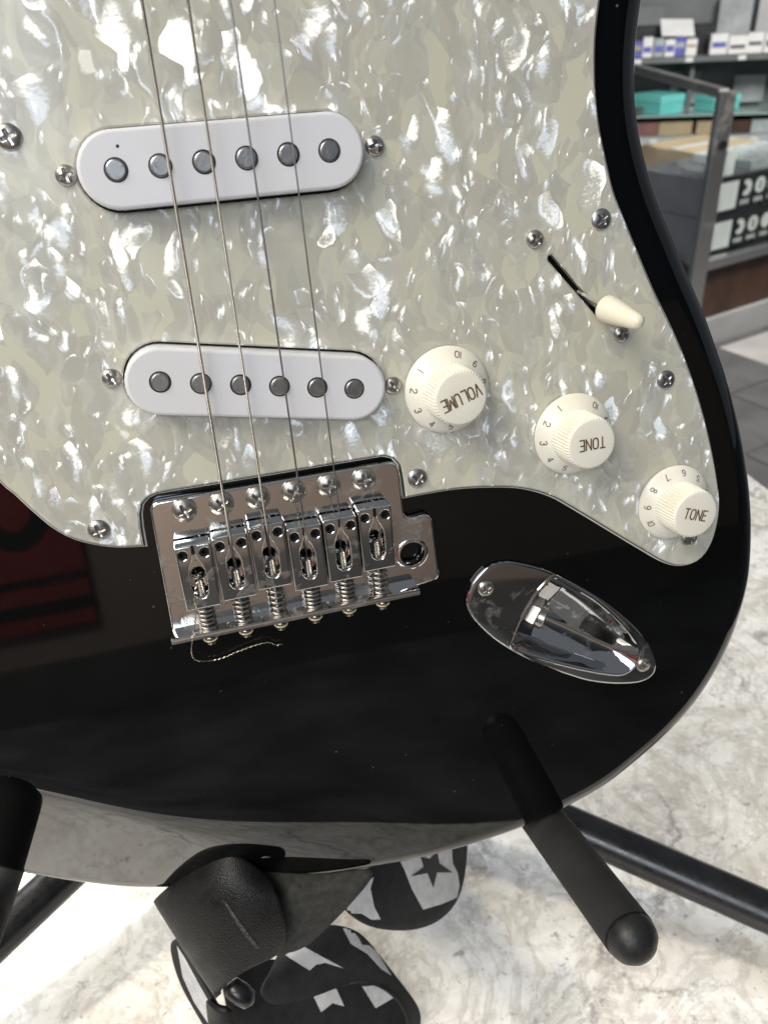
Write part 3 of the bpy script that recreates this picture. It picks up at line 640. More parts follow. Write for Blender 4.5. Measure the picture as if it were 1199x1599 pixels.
# bridge
def fil(pts):
    out = []
    for (x, y, r) in pts: out.append((x, y, r))
    res = []; n = len(out)
    for i in range(n):
        p0, p1, p2 = Vector(out[i-1][:2]), Vector(out[i][:2]), Vector(out[(i+1) % n][:2]); r = out[i][2]
        if r == 0: res.append((p1.x, p1.y)); continue
        a = p1+(p0-p1).normalized()*r; b_ = p1+(p2-p1).normalized()*r
        for q in range(7): t = q/6; pt = a*(1-t)**2+p1*2*t*(1-t)+b_*t*t; res.append((pt.x, pt.y))
    return res
PLT = fil([(-36.6,-38.6,0.5),(39.0,-38.6,0.5),(47.2,-37.6,2),(46.3,-14.2,4),(37.6,-15.6,3.4),(37.4,3.7,4),(-35.4,3.7,3.2)])
SU = [0.7+(i-2.5)*10.6 for i in range(6)]
SF = [-8.6, -7.8, -6.5, -9.1, -8.5, -7.2]
ph = [circle((u, f_-11.5), 1.9, 14, True) for u, f_ in zip(SU, SF)] + [circle((38.9, -27.0), 3.9, 28, True)]
mb = MB(); mb.plate([PLT]+ph, 0.5, 3.0, 0.7, steps=3, bevhole=0.35); bp_ = gb(mb, 'bridge_plate', 'chrome', None, 40)
for i in range(6): screw('mounting_screw', SM_B, (i-2.5)*10.466, 0.0, 3.0, bp_, 0.35+0.25*i)
mb = MB(); mb.lathe([(5.2,3.01),(4.6,3.35),(3.95,3.3),(3.5,2.2),(3.3,0.4)], 32, (38.9,-27.0,0), None, False, False); gb(mb, 'arm_socket', 'chrome', bp_, 60)
mb = MB(); rs = []
fp = [(-36.3, 0.8), (-36.3, 8.6), (-36.6, 9.25), (-37.4, 9.5), (-38.3, 9.3), (-38.65, 8.6), (-38.65, 0.8)]
mb.loft([[(x, a, b_) for a, b_ in fp] for x in (-36.8, -36.5, 38.4, 38.7)], True, True, True); gb(mb, 'rear_flange', 'chrome', bp_, 40)
def saddle(i):
    u, fv = SU[i], SF[i]
    half = [(-2.2,.35),(-4.2,.55),(-5.2,1.0),(-6.4,1.7),(-8.2,2.15),(-11,2.3),(-14,2.3),(-15.6,2.05),(-16.6,1.5),(-17.1,.8)]
    slot = [(h, y) for y, h in half] + [(-h, y) for y, h in half[::-1]]
    def ccw(l):
        a = sum(l[j-1][0]*l[j][1]-l[j][0]*l[j-1][1] for j in range(len(l))); return l if a > 0 else l[::-1]
    slot = ccw(slot)[::-1]
    outer = fil([(-5.1,-20.5,0.5),(5.1,-20.5,0.5),(5.1,0,0.6),(-5.1,0,0.6)])
    tl = math.radians(2.6); ct_, st_ = math.cos(tl), math.sin(tl)
    def xf(p): return gx((u+p[0], fv+p[1]*ct_, p[2]+p[1]*st_))
    mb = MB(); mb.plate([outer, slot, circle((-3.1,-2.75),1.45,16,True), circle((3.1,-2.75),1.45,16,True)], 4.0, 9.45, 0.55, steps=3, bevhole=0.3)
    s_ = mb.build('saddle', 'saddle_chrome', guitar, 40, xf)
    mb = MB(); mb.plate([stadium((0,-1.5),3.0,1.0,PI/2,4)], 9.40, 9.47, 0.02); mb.build('string_groove', 'oxide', s_, None, xf)
    for x in (-3.1, 3.1):
        mb = MB(); mb.lathe([(1.43,4.5),(1.43,9.0),(1.2,9.2),(0.85,9.15),(0.8,7.6)], 18, (x,-2.75,0), None, False, True); mb.build('set_screw', 'oxide', s_, 40, xf)
    # intonation screw with thread, spring behind
    mb = MB(); pr = []; y = fv-11.2
    mb2 = []; z = -42.0; t = 0
    while z < fv-12.0: pr.append((1.32, z)); pr.append((1.05, z+0.27)); z += 0.55
    pr.append((0.6, z))
    mb.lathe(pr, 16, (u, 0, 5.9), (0, 1, 0), True, True); gb(mb, 'intonation_screw', 'steel', s_, 25)
    mb = MB(); mb.lathe([(2.5,-38.75),(2.7,-39.3),(2.4,-40.3),(1.2,-40.9),(0.2,-41)], 24, (u, 0, 6.4), (0, 1, 0), True, True); gb(mb, 'screw_head', 'brass', s_, 50)
    y0, y1 = -36.2, fv-20.4; turns = 5.2; P = []
    for q in range(105):
        a = 2*PI*turns*q/104; tq = q/104
        P.append((u+2.25*math.cos(a), y0+(y1-y0)*tq, 5.9+2.25*math.sin(a)))
    mb = MB(); mb.tube(P, 0.42, 7); gb(mb, 'spring', 'steel', s_, 60)
for i in range(6): saddle(i)

# strings
for i, utop, rad, mat in ((1,-13.2,0.42,'wound'),(2,-3.2,0.33,'wound'),(3,6.2,0.25,'plain_string'),(4,16.2,0.20,'plain_string')):
    u, fv = SU[i]+0.2, SF[i]
    S = Vector((u, fv-1.0, 9.75+rad)); T = Vector((utop, 122, 12.6)); d = T-S
    P = [Vector((u, fv-13.2, 2.0)), Vector((u, fv-10.5, 4.2)), Vector((u, fv-6.0, 7.4)), Vector((u, fv-3.0, 9.25)), S] + [S+d*q/14 for q in range(1, 72)]
    mb = MB(); mb.tube(P, rad, 10); gb(mb, 'string', mat, None, 60)
P = []   # loose end of the broken string hanging out of the first saddle
key = [(306,893,7.0),(310,900,8.6),(305,925,10.2),(303,940,10.4),(308,950,10.0),(305,975,10.6),(302,992,10.6),(300,1005,8.0),(299,1018,4.5),(304,1030,2.0),(320,1033,1.2),(345,1029,1.1),(372,1018,1.2),(400,1008,1.4),(420,1004,1.6),(432,1008,1.2),(441,1006,1.0)]
def bpj(x, y, w):
    d = Vector((0, 0, 0)); q = ((x-600)/FPX, (y-800)/FPX, 1.0)
    for r, c_ in zip(RC, q): d += Vector(r)*c_
    t = (w-CG.z)/d.z; return CG + d*t
kp = cr([tuple(bpj(*q)) for q in key], False, 0.45)
for j, q in enumerate(kp):
    z = Vector(q); z.x += 0.20*math.sin(j*1.9); z.y += 0.20*math.cos(j*1.9); P.append(z)
mb = MB(); mb.tube(P, 0.17, 6); o = gb(mb, 'broken_string', 'brass', None, 60); o['label'] = 'kinked loose end of a broken string'

# jack plate
jo = ccwv(cr(JO, True, 1.2)); jd = Vector((118.0-74, -86+58.5)).normalized()
def rcr(pts, idx, step):        # smooth runs with crisp corners at idx
    out = []; n = len(pts)
    for a, b_ in zip(idx, idx[1:]+[idx[0]+n]):
        seg = cr([pts[i % n] for i in range(a, b_+1)], False, step); out += seg[:-1]
    return out
ji = ccwv(rcr(JI, [0, 12], 1.0))
for _ in range(2):
    n = len(ji); ji = [((ji[i-1][0]+2*ji[i][0]+ji[(i+1) % n][0])/4, (ji[i-1][1]+2*ji[i][1]+ji[(i+1) % n][1])/4) for i in range(n)]
N = 220
def resample(l, N, start):
    # N points starting from the direction of start seen from the middle
    c_ = Vector((92, -67)); L = [0]; q = l+[l[0]]
    for i in range(1, len(q)): L.append(L[-1]+(Vector(q[i])-Vector(q[i-1])).length)
    k0 = min(range(len(l)), key=lambda i: abs(math.atan2(l[i][1]-c_.y, l[i][0]-c_.x)-start)); out = []
    for i in range(N):
        s_ = (L[k0]+L[-1]*i/N) % L[-1]; j = max(0, next(x for x in range(1, len(L)) if L[x] >= s_)-1)
        t = (s_-L[j])/max(1e-9, L[j+1]-L[j]); out.append(tuple(Vector(q[j]).lerp(Vector(q[j+1]), t)))
    return out
jo2 = resample(jo, N, -0.8); ji2 = resample(ji, N, -0.8)
rings = [[(x, y, 0.03) for x, y in jo2], [(x, y, 0.6) for x, y in jo2], [(x, y, 0.95) for x, y in inset(jo2, 0.2)], [(x, y, 1.15) for x, y in inset(jo2, 0.55)], [(x, y, 1.2) for x, y in inset(jo2, 0.8)]]
rim = inset(ji2, -1.3)
for t in (0.05, 0.95): rings.append([(a[0]*(1-t)+b_[0]*t, a[1]*(1-t)+b_[1]*t, 1.21) for a, b_ in zip(inset(jo2, 0.8), rim)])
rings += [[(x, y, 1.22) for x, y in rim], [(x, y, 1.5) for x, y in inset(ji2, -1.0)], [(x, y, 1.62) for x, y in inset(ji2, -0.6)], [(x, y, 1.62) for x, y in inset(ji2, -0.2)], [(x, y, 1.4) for x, y in inset(ji2, 0.15)]]
cen = Vector((85.0, -64.0)); base_ = inset(ji2, 0.15)
def trough(p):
    # floor drops from the tip towards the jack wall, hollowed along the axis
    s_ = (Vector(p)-Vector((117, -86))).dot(-jd); lat = (Vector(p)-Vector((117, -86))).dot(Vector((-jd.y, jd.x)))
    return -max(0.3, min(11.5, 1.6+0.27*s_)) + min(5.0, 0.40*(math.sqrt(lat*lat+0.8)-0.9))
for t, e in ((0.07, 0.45), (0.13, 0.8), (0.17, 0.95), (0.22, 1), (0.3, 1), (0.4, 1), (0.52, 1), (0.65, 1), (0.78, 1), (0.9, 1), (0.97, 1)):
    ring = []
    for p in base_:
        q = Vector(p).lerp(cen, t); ring.append((q.x, q.y, 1.3*(1-e)+trough(q)*e))
    rings.append(ring)
mb = MB(); mb.loft(rings, True, False, True); jk = gb(mb, 'jack_plate', 'jack_chrome', None, 26)
screw('jack_screw', SM_J, 62.9, -45.1, 1.15, jk, 0.4); screw('jack_screw', SM_J, 120.9, -88.5, 1.2, jk, 0.2)
ja = Vector((jd.x, jd.y, 0.62)).normalized(); jc = Vector((80.6, -60.0, -4.0))
mb = MB(); mb.lathe([(5.2,-1.5),(5.9,0.0),(5.9,2.4),(5.3,2.9),(4.0,3.0)], 6, jc, ja, True, True); nut = gb(mb, 'jack_nut', 'screw', jk, 30)
mb = MB(); mb.lathe([(4.3,2.6),(4.3,5.0),(3.9,5.4),(3.2,5.3),(3.1,2.4)], 32, jc, ja, False, True); gb(mb, 'jack_socket', 'steel', jk, 40)
mb = MB(); mb.lathe([(3.08,4.2),(0.1,4.2)], 24, jc, ja, False, True); gb(mb, 'jack_hole', 'dark', jk, None)
# strap button and neck
mb = MB(); mb.lathe([(5,0),(4,3),(3.6,7),(6.5,9),(6.8,10.5),(5,12)], 24, (0,-158.5,-22), (0,-1,0), True, True); gb(mb, 'strap_button', 'chrome', None, 40)
mb = MB(); rs = []
for v, wd in ((150,28),(640,21)):
    rs.append([(wd*math.cos(a), v, -4-18*math.sin(a) if math.sin(a) > 0 else -4) for a in [PI*q/12 for q in range(13)]])
mb.loft(rs, True, True, True); nk = gb(mb, 'neck', plain('maple_neck', (0.42, 0.27, 0.12), 0.3), None, 60)
mb = MB(); mb.loft([[(-wd,v,-4.0),(wd,v,-4.0),(wd,v,3.0),(0,v,3.8),(-wd,v,3.0)] for v,wd in ((150,28),(640,21))], True, True, True); gb(mb, 'fretboard', plain('rosewood', (0.05,0.025,0.015), 0.5), nk, 30)
for i in range(1, 22):
    v = 640 - 648*(1-2**(-i/12)); wd = 21+7*(640-v)/490
    mb = MB(); mb.tube([(-wd, v, 3.2), (0, v, 4.2), (wd, v, 3.2)], 1.0, 6); gb(mb, 'fret', 'steel', nk, 60)
mb = MB(); mb.plate([cr([(-21,640),(21,640),(26,662),(28,700),(30,760),(26,800),(8,818),(-12,806),(-26,790),(-40,770),(-38,735),(-28,690)], True, 4)], -14, 0, 2, True); gb(mb, 'headstock', nk.data.materials[0], nk, 40)

# ------------------------------------------------------------------ guitar stand
def wt(mb, pts, r, n=24): mb.tube(pts, r, n)
stand = empty('guitar_stand', (-0.012, 0.17, ZC), (0, 0, 0), 'black tubular guitar stand with foam padded arms holding the guitar body', 'guitar stand')
def sx(p): return Vector(p) - stand.location
def sb(mb, name, mat, parent=None, smooth=50): return mb.build(name, mat, parent or stand, smooth, sx)
for u, v, ang in ((86, -149, 0), (-123, -134, 0)):
    mb = MB(); path = [g2w(u, v-21, -75), g2w(u, v-18.5, -60)]
    for q in range(9): t = q/8; path.append(g2w(u, v-16.5+16.1*t, -50+104*t))
    mb.tube(path, 0.0086, 32); arm = sb(mb, 'foam_arm', 'foam')
    d = (g2w(u, v, 58)-g2w(u, v-16.5, -50)).normalized(); e = path[-1]
    mb = MB(); mb.lathe([(0.0080,-0.002),(0.0080,0.0004),(0.0083,0.0008),(0.0083,0.002),(0.0076,0.0046),(0.0058,0.0069),(0.0032,0.0083),(0.0006,0.0087)], 32, e, d, True, True)
    sb(mb, 'end_cap', 'rubber', arm, 60)
    mb = MB(); c0 = g2w(u, v-21, -75); wt(mb, cr([tuple(c0), tuple(c0+Vector((-u*0.0004, 0.035, -0.004))), (-0.012+(u+12)*0.0003, 0.165, -0.205), (-0.012, 0.168, -0.21)], False, 0.006), 0.0062, 16); sb(mb, 'yoke_tube', 'tube', arm, 60)
mb = MB(); wt(mb, [(-0.012, 0.17, -0.27), (-0.012, 0.20, 0.32)], 0.011); sb(mb, 'post', 'tube')
mb = MB(); wt(mb, [(-0.012, 0.1685, -0.235), (-0.012, 0.1715, -0.185)], 0.017); sb(mb, 'collar', 'rubber')
for P0, P1 in (((-0.004, 0.175, -0.252), (0.262, -0.05, -0.2985)), ((-0.020, 0.175, -0.252), (-0.30, -0.02, -0.2985)), ((-0.012, 0.18, -0.252), (-0.012, 0.52, -0.2985))):
    P0, P1 = Vector(P0), Vector(P1); mb = MB(); wt(mb, [P0.lerp(P1, q/10) for q in range(11)], 0.0108); lg = sb(mb, 'leg', 'tube')
    mb = MB(); d = (P1-P0).normalized(); wt(mb, [P1-d*0.03, P1, P1+d*0.008], 0.0125); sb(mb, 'rubber_foot', 'rubber', lg)

# ------------------------------------------------------------------ strap
strap = empty('guitar_strap', onz(470, 1560, ZC), (0, 0, 0), 'black guitar strap with leather end and white star print, bunched under the guitar', 'strap')
def tx(p): return Vector(p) - strap.location
def patchmesh(name, rows, mat, parent, thick, sub=3, mat2=None, cols2=()):
    mb = MB(); n = len(rows[0]); mb.loft([[at(*q) for q in r] for r in rows], False)
    o = mb.build(name, mat, parent, 180, tx)
    md = o.modifiers.new('s', 'SUBSURF'); md.levels = sub; md.render_levels = sub
    if thick:
        if mat2: o.data.materials.append(M[mat2])
        for q, pl in enumerate(o.data.polygons):
            if q % (n-1) in cols2: pl.material_index = 1
        sm = o.modifiers.new('t', 'SOLIDIFY'); sm.thickness = thick; sm.offset = -1
        if mat2: sm.material_offset = 1; sm.material_offset_rim = 1
    dg = bpy.context.evaluated_depsgraph_get(); dg.update()
    me = bpy.data.meshes.new_from_object(o.evaluated_get(dg)); o.modifiers.clear(); o.data = me
    return o
def bvh_of(objs):
    vs, fs = [], []
    for o in objs:
        k_ = len(vs); vs += [v.co + strap.location for v in o.data.vertices]; fs += [tuple(i+k_ for i in p.vertices) for p in o.data.polygons]
    return BVHTree.FromPolygons(vs, fs)
def decal(name, poly, target, mat, parent, st=5, lift=0.0004):
    tree = bvh_of([target]); P = [Vector(p) for p in poly]; dense = []
    for i in range(len(P)):
        a, b_ = P[i], P[(i+1) % len(P)]; m_ = max(1, int((b_-a).length/st))
        dense += [a.lerp(b_, q/m_) for q in range(m_)]
    n = len(dense); pts = list(dense); x0, x1 = min(p.x for p in P), max(p.x for p in P); y0, y1 = min(p.y for p in P), max(p.y for p in P)
    y = y0+st/2
    while y < y1:
        x = x0+st/2
        while x < x1:
            q = Vector((x, y))
            if min((q-d).length for d in dense) > st*0.5: pts.append(q)
            x += st
        y += st
    rv, re, rf = geometry.delaunay_2d_cdt(pts, [(i, (i+1) % n) for i in range(n)], [], 1, 1e-3)[:3]
    W = []
    for p in rv:
        d = ray(p.x, p.y).normalized(); h = tree.ray_cast(CAMW, d)
        W.append((h[0]-d*lift) if h[0] is not None else None)
    fs = [tuple(f_) for f_ in rf if all(W[i] is not None for i in f_)]
    W = [w if w is not None else Vector((0, 0, 0)) for w in W]
    used = sorted({i for f_ in fs for i in f_}); rem = {k_: i for i, k_ in enumerate(used)}
    mb = MB(); mb.add([W[i] for i in used], [tuple(rem[i] for i in f_) for f_ in fs])
    return mb.build(name, mat, parent, 180, tx)
LR = [[(243,1410,313),(236,1409,300),(285,1366,295),(345,1324,284),(388,1342,285),(430,1363,291),(505,1367,297),(594,1350,299)],
      [(250,1422,312),(238,1416,298),(292,1396,285),(345,1385,279),(392,1392,279),(428,1392,284),(495,1398,289),(575,1382,294)],
      [(280,1466,311),(265,1460,297),(305,1450,285),(355,1438,281),(402,1432,281),(430,1432,287),(478,1438,292),(543,1418,298)],
      [(314,1518,310),(300,1515,297),(332,1504,287),(370,1488,285),(410,1474,285),(440,1474,291),(465,1474,296),(503,1458,302)],
      [(342,1560,311),(334,1562,300),(350,1540,291),(380,1518,289),(412,1503,289),(441,1490,296),(457,1488,299),(478,1480,305)]]
RE = [(427,1372,288),(434,1398,282),(446,1440,284),(449,1472,288),(434,1494,291)]     # rounded end of the tab
TAB = [r[:5]+[e] for r, e in zip(LR, RE)]
WNG = [[(r[4][0]-12, r[4][1], r[4][2]+10), (r[5][0], r[5][1], r[5][2]+3)]+r[6:] for r in LR]
lt = patchmesh('leather_end', [r[::-1] for r in TAB], 'leather', strap, 0.0024, 3, 'suede')
patchmesh('leather_tail', [r[::-1] for r in WNG], 'suede', strap, 0.0022, 3)
roll = patchmesh('leather_fold', [[(328,1552,303),(338,1566,299),(350,1572,296),(362,1568,298)],[(332,1580,305),(342,1595,300),(356,1600,298),(368,1595,300)],[(336,1625,308),(346,1635,303),(360,1640,301),(374,1635,303)]], 'leather', lt, 0.002, 2)
mb = MB(); p0, p1 = at(357, 1538, 296), at(396, 1566, 297); mb.tube([p0, p0.lerp(p1, .12), p0.lerp(p1, .5), p0.lerp(p1, .85), p1], [0.0012, 0.0036, 0.0040, 0.0034, 0.001], 20); mb.build('strap_keeper', 'tube', strap, 60, tx)
decal('slit', [(347,1405),(353,1408),(372,1435),(392,1463),(406,1480),(402,1483),(386,1466),(366,1437)], lt, plain('frayed_slit', (0.055,0.052,0.052), 0.9, nscale=1.2, namp=0.9, bump=0.6, bscale=3), lt, 3, 0.0002)
def wing(L): return [[(x, y, d) for x, y, d in r] for r in L]
WA = patchmesh('webbing', wing([[(548,1372,352),(590,1345,360),(640,1300,372),(690,1262,392),(712,1225,414),(716,1205,430)],
   [(535,1400,346),(590,1400,354),(640,1380,366),(690,1340,386),(720,1290,410),(728,1240,430)],
   [(528,1413,342),(562,1444,350),(612,1453,362),(662,1450,380),(705,1423,398),(727,1370,416),(736,1300,432)][:6]]), 'webbing', strap, 0.0014, 3)
decal('white_print', [(624,1343),(632,1359),(643,1388),(661,1421),(691,1412),(714,1402),(718,1383),(715,1364),(707,1348),(706,1326),(660,1336)], WA, 'print', WA, 5, 0.0004)
decal('star_print', [(683,1331),(687,1349),(707,1363),(683,1363),(677,1387),(668,1364),(642,1369),(662,1355),(657,1338),(671,1342)], WA, 'star_ink', WA, 4, 0.0009)
decal('white_print', [(525,1416),(584,1370),(579,1388),(585,1417),(595,1436),(581,1437),(565,1427),(539,1427)], WA, 'print', WA, 5, 0.0004)
WB = patchmesh('webbing', wing([[(440,1478,362),(500,1440,366),(548,1450,370),(566,1462,374),(592,1496,380),(620,1532,388),(648,1566,394),(657,1584,398),(652,1612,404)],
   [(430,1510,354),(485,1484,358),(530,1484,362),(556,1492,366),(584,1514,372),(606,1544,379),(626,1572,386),(636,1592,392),(632,1622,400)],
   [(402,1545,346),(412,1562,348),(430,1570,350),(485,1558,356),(535,1538,362),(576,1534,369),(612,1551,377),(632,1580,384),(640,1612,392)]]), 'webbing', strap, 0.0014, 3)
decal('white_print', [(446,1492),(470,1476),(492,1488),(538,1513),(508,1504),(494,1507),(484,1516)], WB, 'print', WB, 5)
decal('white_print', [(536,1450),(560,1450),(580,1472),(612,1524),(596,1514),(574,1490),(548,1474)], WB, 'print', WB, 5)
decal('star_print', [(548,1450),(560,1454),(574,1468),(578,1477),(566,1476),(560,1464)], WB, 'star_ink', WB, 4, 0.0009)
WCc = patchmesh('webbing', wing([[(338,1490,372),(450,1500,388),(520,1510,394),(590,1530,402),(640,1560,410)],[(350,1560,368),(450,1590,380),(520,1580,386),(590,1590,396),(655,1596,406)],[(375,1660,368),(450,1655,372),(520,1650,380),(590,1650,392),(640,1650,402)]]), 'webbing', strap, 0.0014, 3)
decal('white_print', [(486,1548),(504,1538),(526,1545),(538,1572),(520,1567),(502,1581)], WCc, 'print', WCc, 5)
decal('white_print', [(566,1541),(600,1538),(616,1558),(587,1575)], WCc, 'print', WCc, 5)
WD = patchmesh('webbing', wing([[(268,1474,338),(276,1462,330),(292,1470,324)],[(284,1536,342),(300,1520,334),(320,1530,328)],[(318,1590,346),(332,1575,338),(350,1580,330)],[(345,1640,350),(355,1630,342),(372,1630,334)]]), 'webbing', strap, 0.0014, 3)
decal('white_print', [(277,1477),(288,1494),(312,1538),(340,1588),(346,1605),(330,1605),(304,1566),(286,1526)], WD, 'print', WD, 5)

# ------------------------------------------------------------------ display case and its goods
A_ = onz(1134, 148, -0.24); A_.z = 0
E1 = Vector((0.269, 0.963, 0)); E2 = Vector((0.954, 0.298, 0))
case = empty('display_case', (A_.x, A_.y, ZF), (0, 0, 0), 'glass display case with metal frame and dark wood base', 'display case')
def cp(a, b_, z): return A_ + E1*a + E2*b_ + Vector((0, 0, z))
def cxf(p): return Vector(p)-case.location
def bar(name, p0, p1, s_, mat, parent=case, xf=cxf):
    p0, p1 = Vector(p0), Vector(p1); d = (p1-p0).normalized(); up = Vector((0, 0, 1)) if abs(d.z) < 0.9 else E1
    X = d.cross(up).normalized()*s_/2; Y = X.cross(d).normalized()*s_/2
    mb = MB(); b8 = [(1,.8),(.8,1),(-.8,1),(-1,.8),(-1,-.8),(-.8,-1),(.8,-1),(1,-.8)]
    mb.loft([[p+X*a+Y*b_ for a, b_ in b8] for p in (p0, p1)], True, True, True); return mb.build(name, mat, parent, 30, xf)
LA, LB = 1.5, 1.5; ZT, ZB = -0.24, -0.885
bar('corner_post', cp(0,0,ZF+0.14), cp(0,0,ZT+0.01), 0.060, 'casechrome'); bar('corner_post', cp(LA,0,ZB), cp(LA,0,ZT), 0.03, 'casechrome'); bar('corner_post', cp(0,LB,ZB), cp(0,LB,ZT), 0.03, 'casechrome')
bar('top_rail', cp(0.03,0,ZT), cp(LA,0,ZT), 0.036, 'casechrome')
bar('bottom_rail', cp(0,0.03,ZB), cp(0,LB,ZB), 0.045, 'casechrome'); bar('bottom_rail', cp(0.03,0,ZB), cp(LA,0,ZB), 0.04, 'casechrome')
def prism(name, quad, z0, z1, mat, parent, xf=None):
    mb = MB(); mb.loft([[Vector((p.x, p.y, z)) for p in quad] for z in (z0, z1)], True, True, True)
    if sum(quad[j-1].x*quad[j].y-quad[j].x*quad[j-1].y for j in range(len(quad))) < 0: mb.f = [f_[::-1] for f_ in mb.f]
    return mb.build(name, mat, parent, None, xf)
def quad(a0, a1, b0, b1): return [cp(a0,b0,0), cp(a0,b1,0), cp(a1,b1,0), cp(a1,b0,0)]
prism('deck', quad(0.025,LA,0.025,LB), ZB-0.02, ZB+0.012, 'deck', case, cxf)
prism('base_panel', quad(0.02,LA,0.02,LB), ZF+0.13, ZB-0.0225, 'wood', case, cxf)
prism('kickboard', quad(-0.01,LA,-0.01,LB), ZF, ZF+0.128, 'kick', case, cxf)
prism('glass_pane', quad(-0.004,0.0,0.032,LB), ZB+0.024, ZT, 'glass', case, cxf)
prism('glass_pane', quad(0.032,LA,-0.004,0.0), ZB+0.022, ZT-0.019, 'glass', case, cxf)
mb = MB(); mb.tube([cp(-0.032, 0.006, -0.41), cp(-0.040, 0.006, -0.41)], 0.017, 16); mb.build('lock', 'oxide', case, 40, cxf)
def crate(name, label, cat, c, d, mat, rz, group=None, bev=0.004):
    o = boxobj(name, c, d, mat, None, rz, bev); tag(o, label, cat, group); return o
RZ = math.atan2(E2.y, E2.x)
zd = ZB+0.0125
p = cp(0.72, 0.30, 0)
cb = empty('cardboard_box', (p.x, p.y, zd), (0, 0, RZ), 'brown cardboard box on the floor of the display case', 'box')
mb = MB(); mb.box((0,0,0.165), (0.46,0.40,0.33), None, 0.004); mb.build('carton', 'card', cb)
mb = MB(); mb.box((0,0,0.3315), (0.45,0.05,0.002)); mb.build('tape', 'label', cb)
def blackbox(z, h, label):
    p = cp(0.035, 0.03, 0); e = empty('speaker_box', (p.x, p.y, z), (0, 0, RZ), label, 'box', 'black boxes stacked in the display case')
    mb = MB(); mb.box((0.33, 0.22, h/2), (0.66, 0.40, h), None, 0.004); mb.build('carton', 'greybox', e)
    mb = MB(); mb.box((0.33, 0.0165, h*0.5), (0.655, 0.005, h*0.94)); mb.build('front_panel', 'blackbox', e)
    mb = MB(); mb.box((0.115, 0.0125, h*0.5), (0.125, 0.003, h*0.70)); mb.build('white_label', 'paper', e)
    for i in range(5):
        x = 0.235+0.088*i
        mb = MB(); c_ = Vector((x, 0.0125, h*0.62))
        if i % 3 == 0:   # crescent
            P = [(0.032*math.cos(a), 0.032*math.sin(a)) for a in [-2.2+4.4*q/16 for q in range(17)]] + [(-0.008+0.013*math.cos(a), 0.013*math.sin(a)) for a in [1.9-3.8*q/16 for q in range(17)]]
        else: P = circle((0, 0), 0.032, 24)
        mb.loft([[c_+Vector((a, yy, b_)) for a, b_ in P] for yy in (0.0015, -0.0015)], True, False, True)
        mb.build('icon', 'paper', e, None)
        if i % 3 == 1:
            mb = MB(); mb.box((x, 0.0105, h*0.62), (0.010, 0.001, 0.032)); mb.build('icon_mark', 'greybox', e, None)
        mb = MB(); mb.box((x, 0.0125, h*0.26), (0.056, 0.003, 0.018)); mb.build('caption', 'label', e, None)
blackbox(zd, 0.158, 'lower black box with white label and round icons in the display case')
blackbox(zd+0.159, 0.158, 'upper black box with white label and round icons, topmost of its stack')
p = cp(0.24, 0.40, 0)
crate('tray', 'grey plastic tray lying on the upper black box', 'tray', (p.x, p.y, zd+0.3175+0.02), (0.46, 0.30, 0.04), 'palepack', RZ)
p = cp(0.10, 0.09, 0)
crate('paper_packet', 'crumpled pale packet beside the metal corner post, on the upper black box', 'packet', (p.x, p.y, zd+0.3175+0.05), (0.09, 0.07, 0.10), 'paper', 0.3)
# shelving further back, seen through the glass
U0 = onz(985, 93, -0.30); U1 = onz(1199, 84, -0.30); UD = (U1-U0).normalized(); UN = Vector((-UD.y, UD.x, 0)); URZ = math.atan2(UD.y, UD.x)
def up_(s_, d_, z): q = U0+UD*s_+UN*d_; return Vector((q.x, q.y, z))
unit = empty('shelf_unit', (U0.x, U0.y, ZF), (0, 0, URZ), 'grey shelf unit behind the display case', 'shelf')
LU = 3.6
def ub(name, s0, s1, d0, d1, z0, z1, mat):
    mb = MB(); mb.box(((s0+s1)/2, (d0+d1)/2, (z0+z1)/2-ZF), (s1-s0, d1-d0, z1-z0), None, 0.003); return mb.build(name, mat, unit)
Z1, Z2 = -0.66, -0.80
ub('back_panel', -1.4, LU, 0.52, 0.55, ZF, 0.35, 'cabinet')
ub('top_board', -1.4, LU, 0, 0.515, -0.335, -0.30, 'cabinet'); ub('shelf_board', -1.4, LU, 0.02, 0.515, Z1-0.012, Z1, 'shelfglass')
ub('shelf_board', -1.4, LU, 0.0, 0.515, Z2-0.05, Z2, 'label'); ub('lower_front', -1.4, LU, 0.06, 0.10, ZF, Z2-0.052, 'greybox')
for s_ in (-1.4, 0.42, 1.7, 3.57): ub('upright', s_, s_+0.03, 0.10, 0.51, -0.655, -0.337, 'cabinet')
for s_, w_, z0, h_, mt_ in ((0.36, 0.20, Z1, 0.24, 'palepack'), (0.80, 0.22, Z1, 0.20, 'palepack'), (1.12, 0.2, Z1, 0.26, 'label')):
    ub('display_card', s_, s_+w_, 0.46, 0.47, z0+0.02, z0+h_, mt_)
for i in range(9): ub('price_tag', 0.02+0.17*i, 0.07+0.17*i, -0.004, 0.0, (Z2-0.045 if i % 2 else -0.332), (Z2-0.01 if i % 2 else -0.303), 'paper')
def tealbox(s_, d_, d, rz, label):
    e = empty('gift_box', up_(s_, d_, Z1+0.001), (0, 0, rz), label, 'box')
    for nm, c, dd, mt_ in (('box_base', (0,0,d[2]*.36), (d[0]*.97,d[1]*.97,d[2]*.72), 'teal'), ('lid', (0,0,d[2]*.80), (d[0],d[1],d[2]*.40), 'tealdark')):
        mb = MB(); mb.box(c, dd, None, 0.004); mb.build(nm, mt_, e)
    return e
tealbox(0.25, 0.20, (0.24, 0.30, 0.125), 0.21, 'teal gift box left of the metal corner post of the display case')
tealbox(0.66, 0.25, (0.24, 0.20, 0.105), 0.15, 'teal gift box right of the metal corner post of the display case')
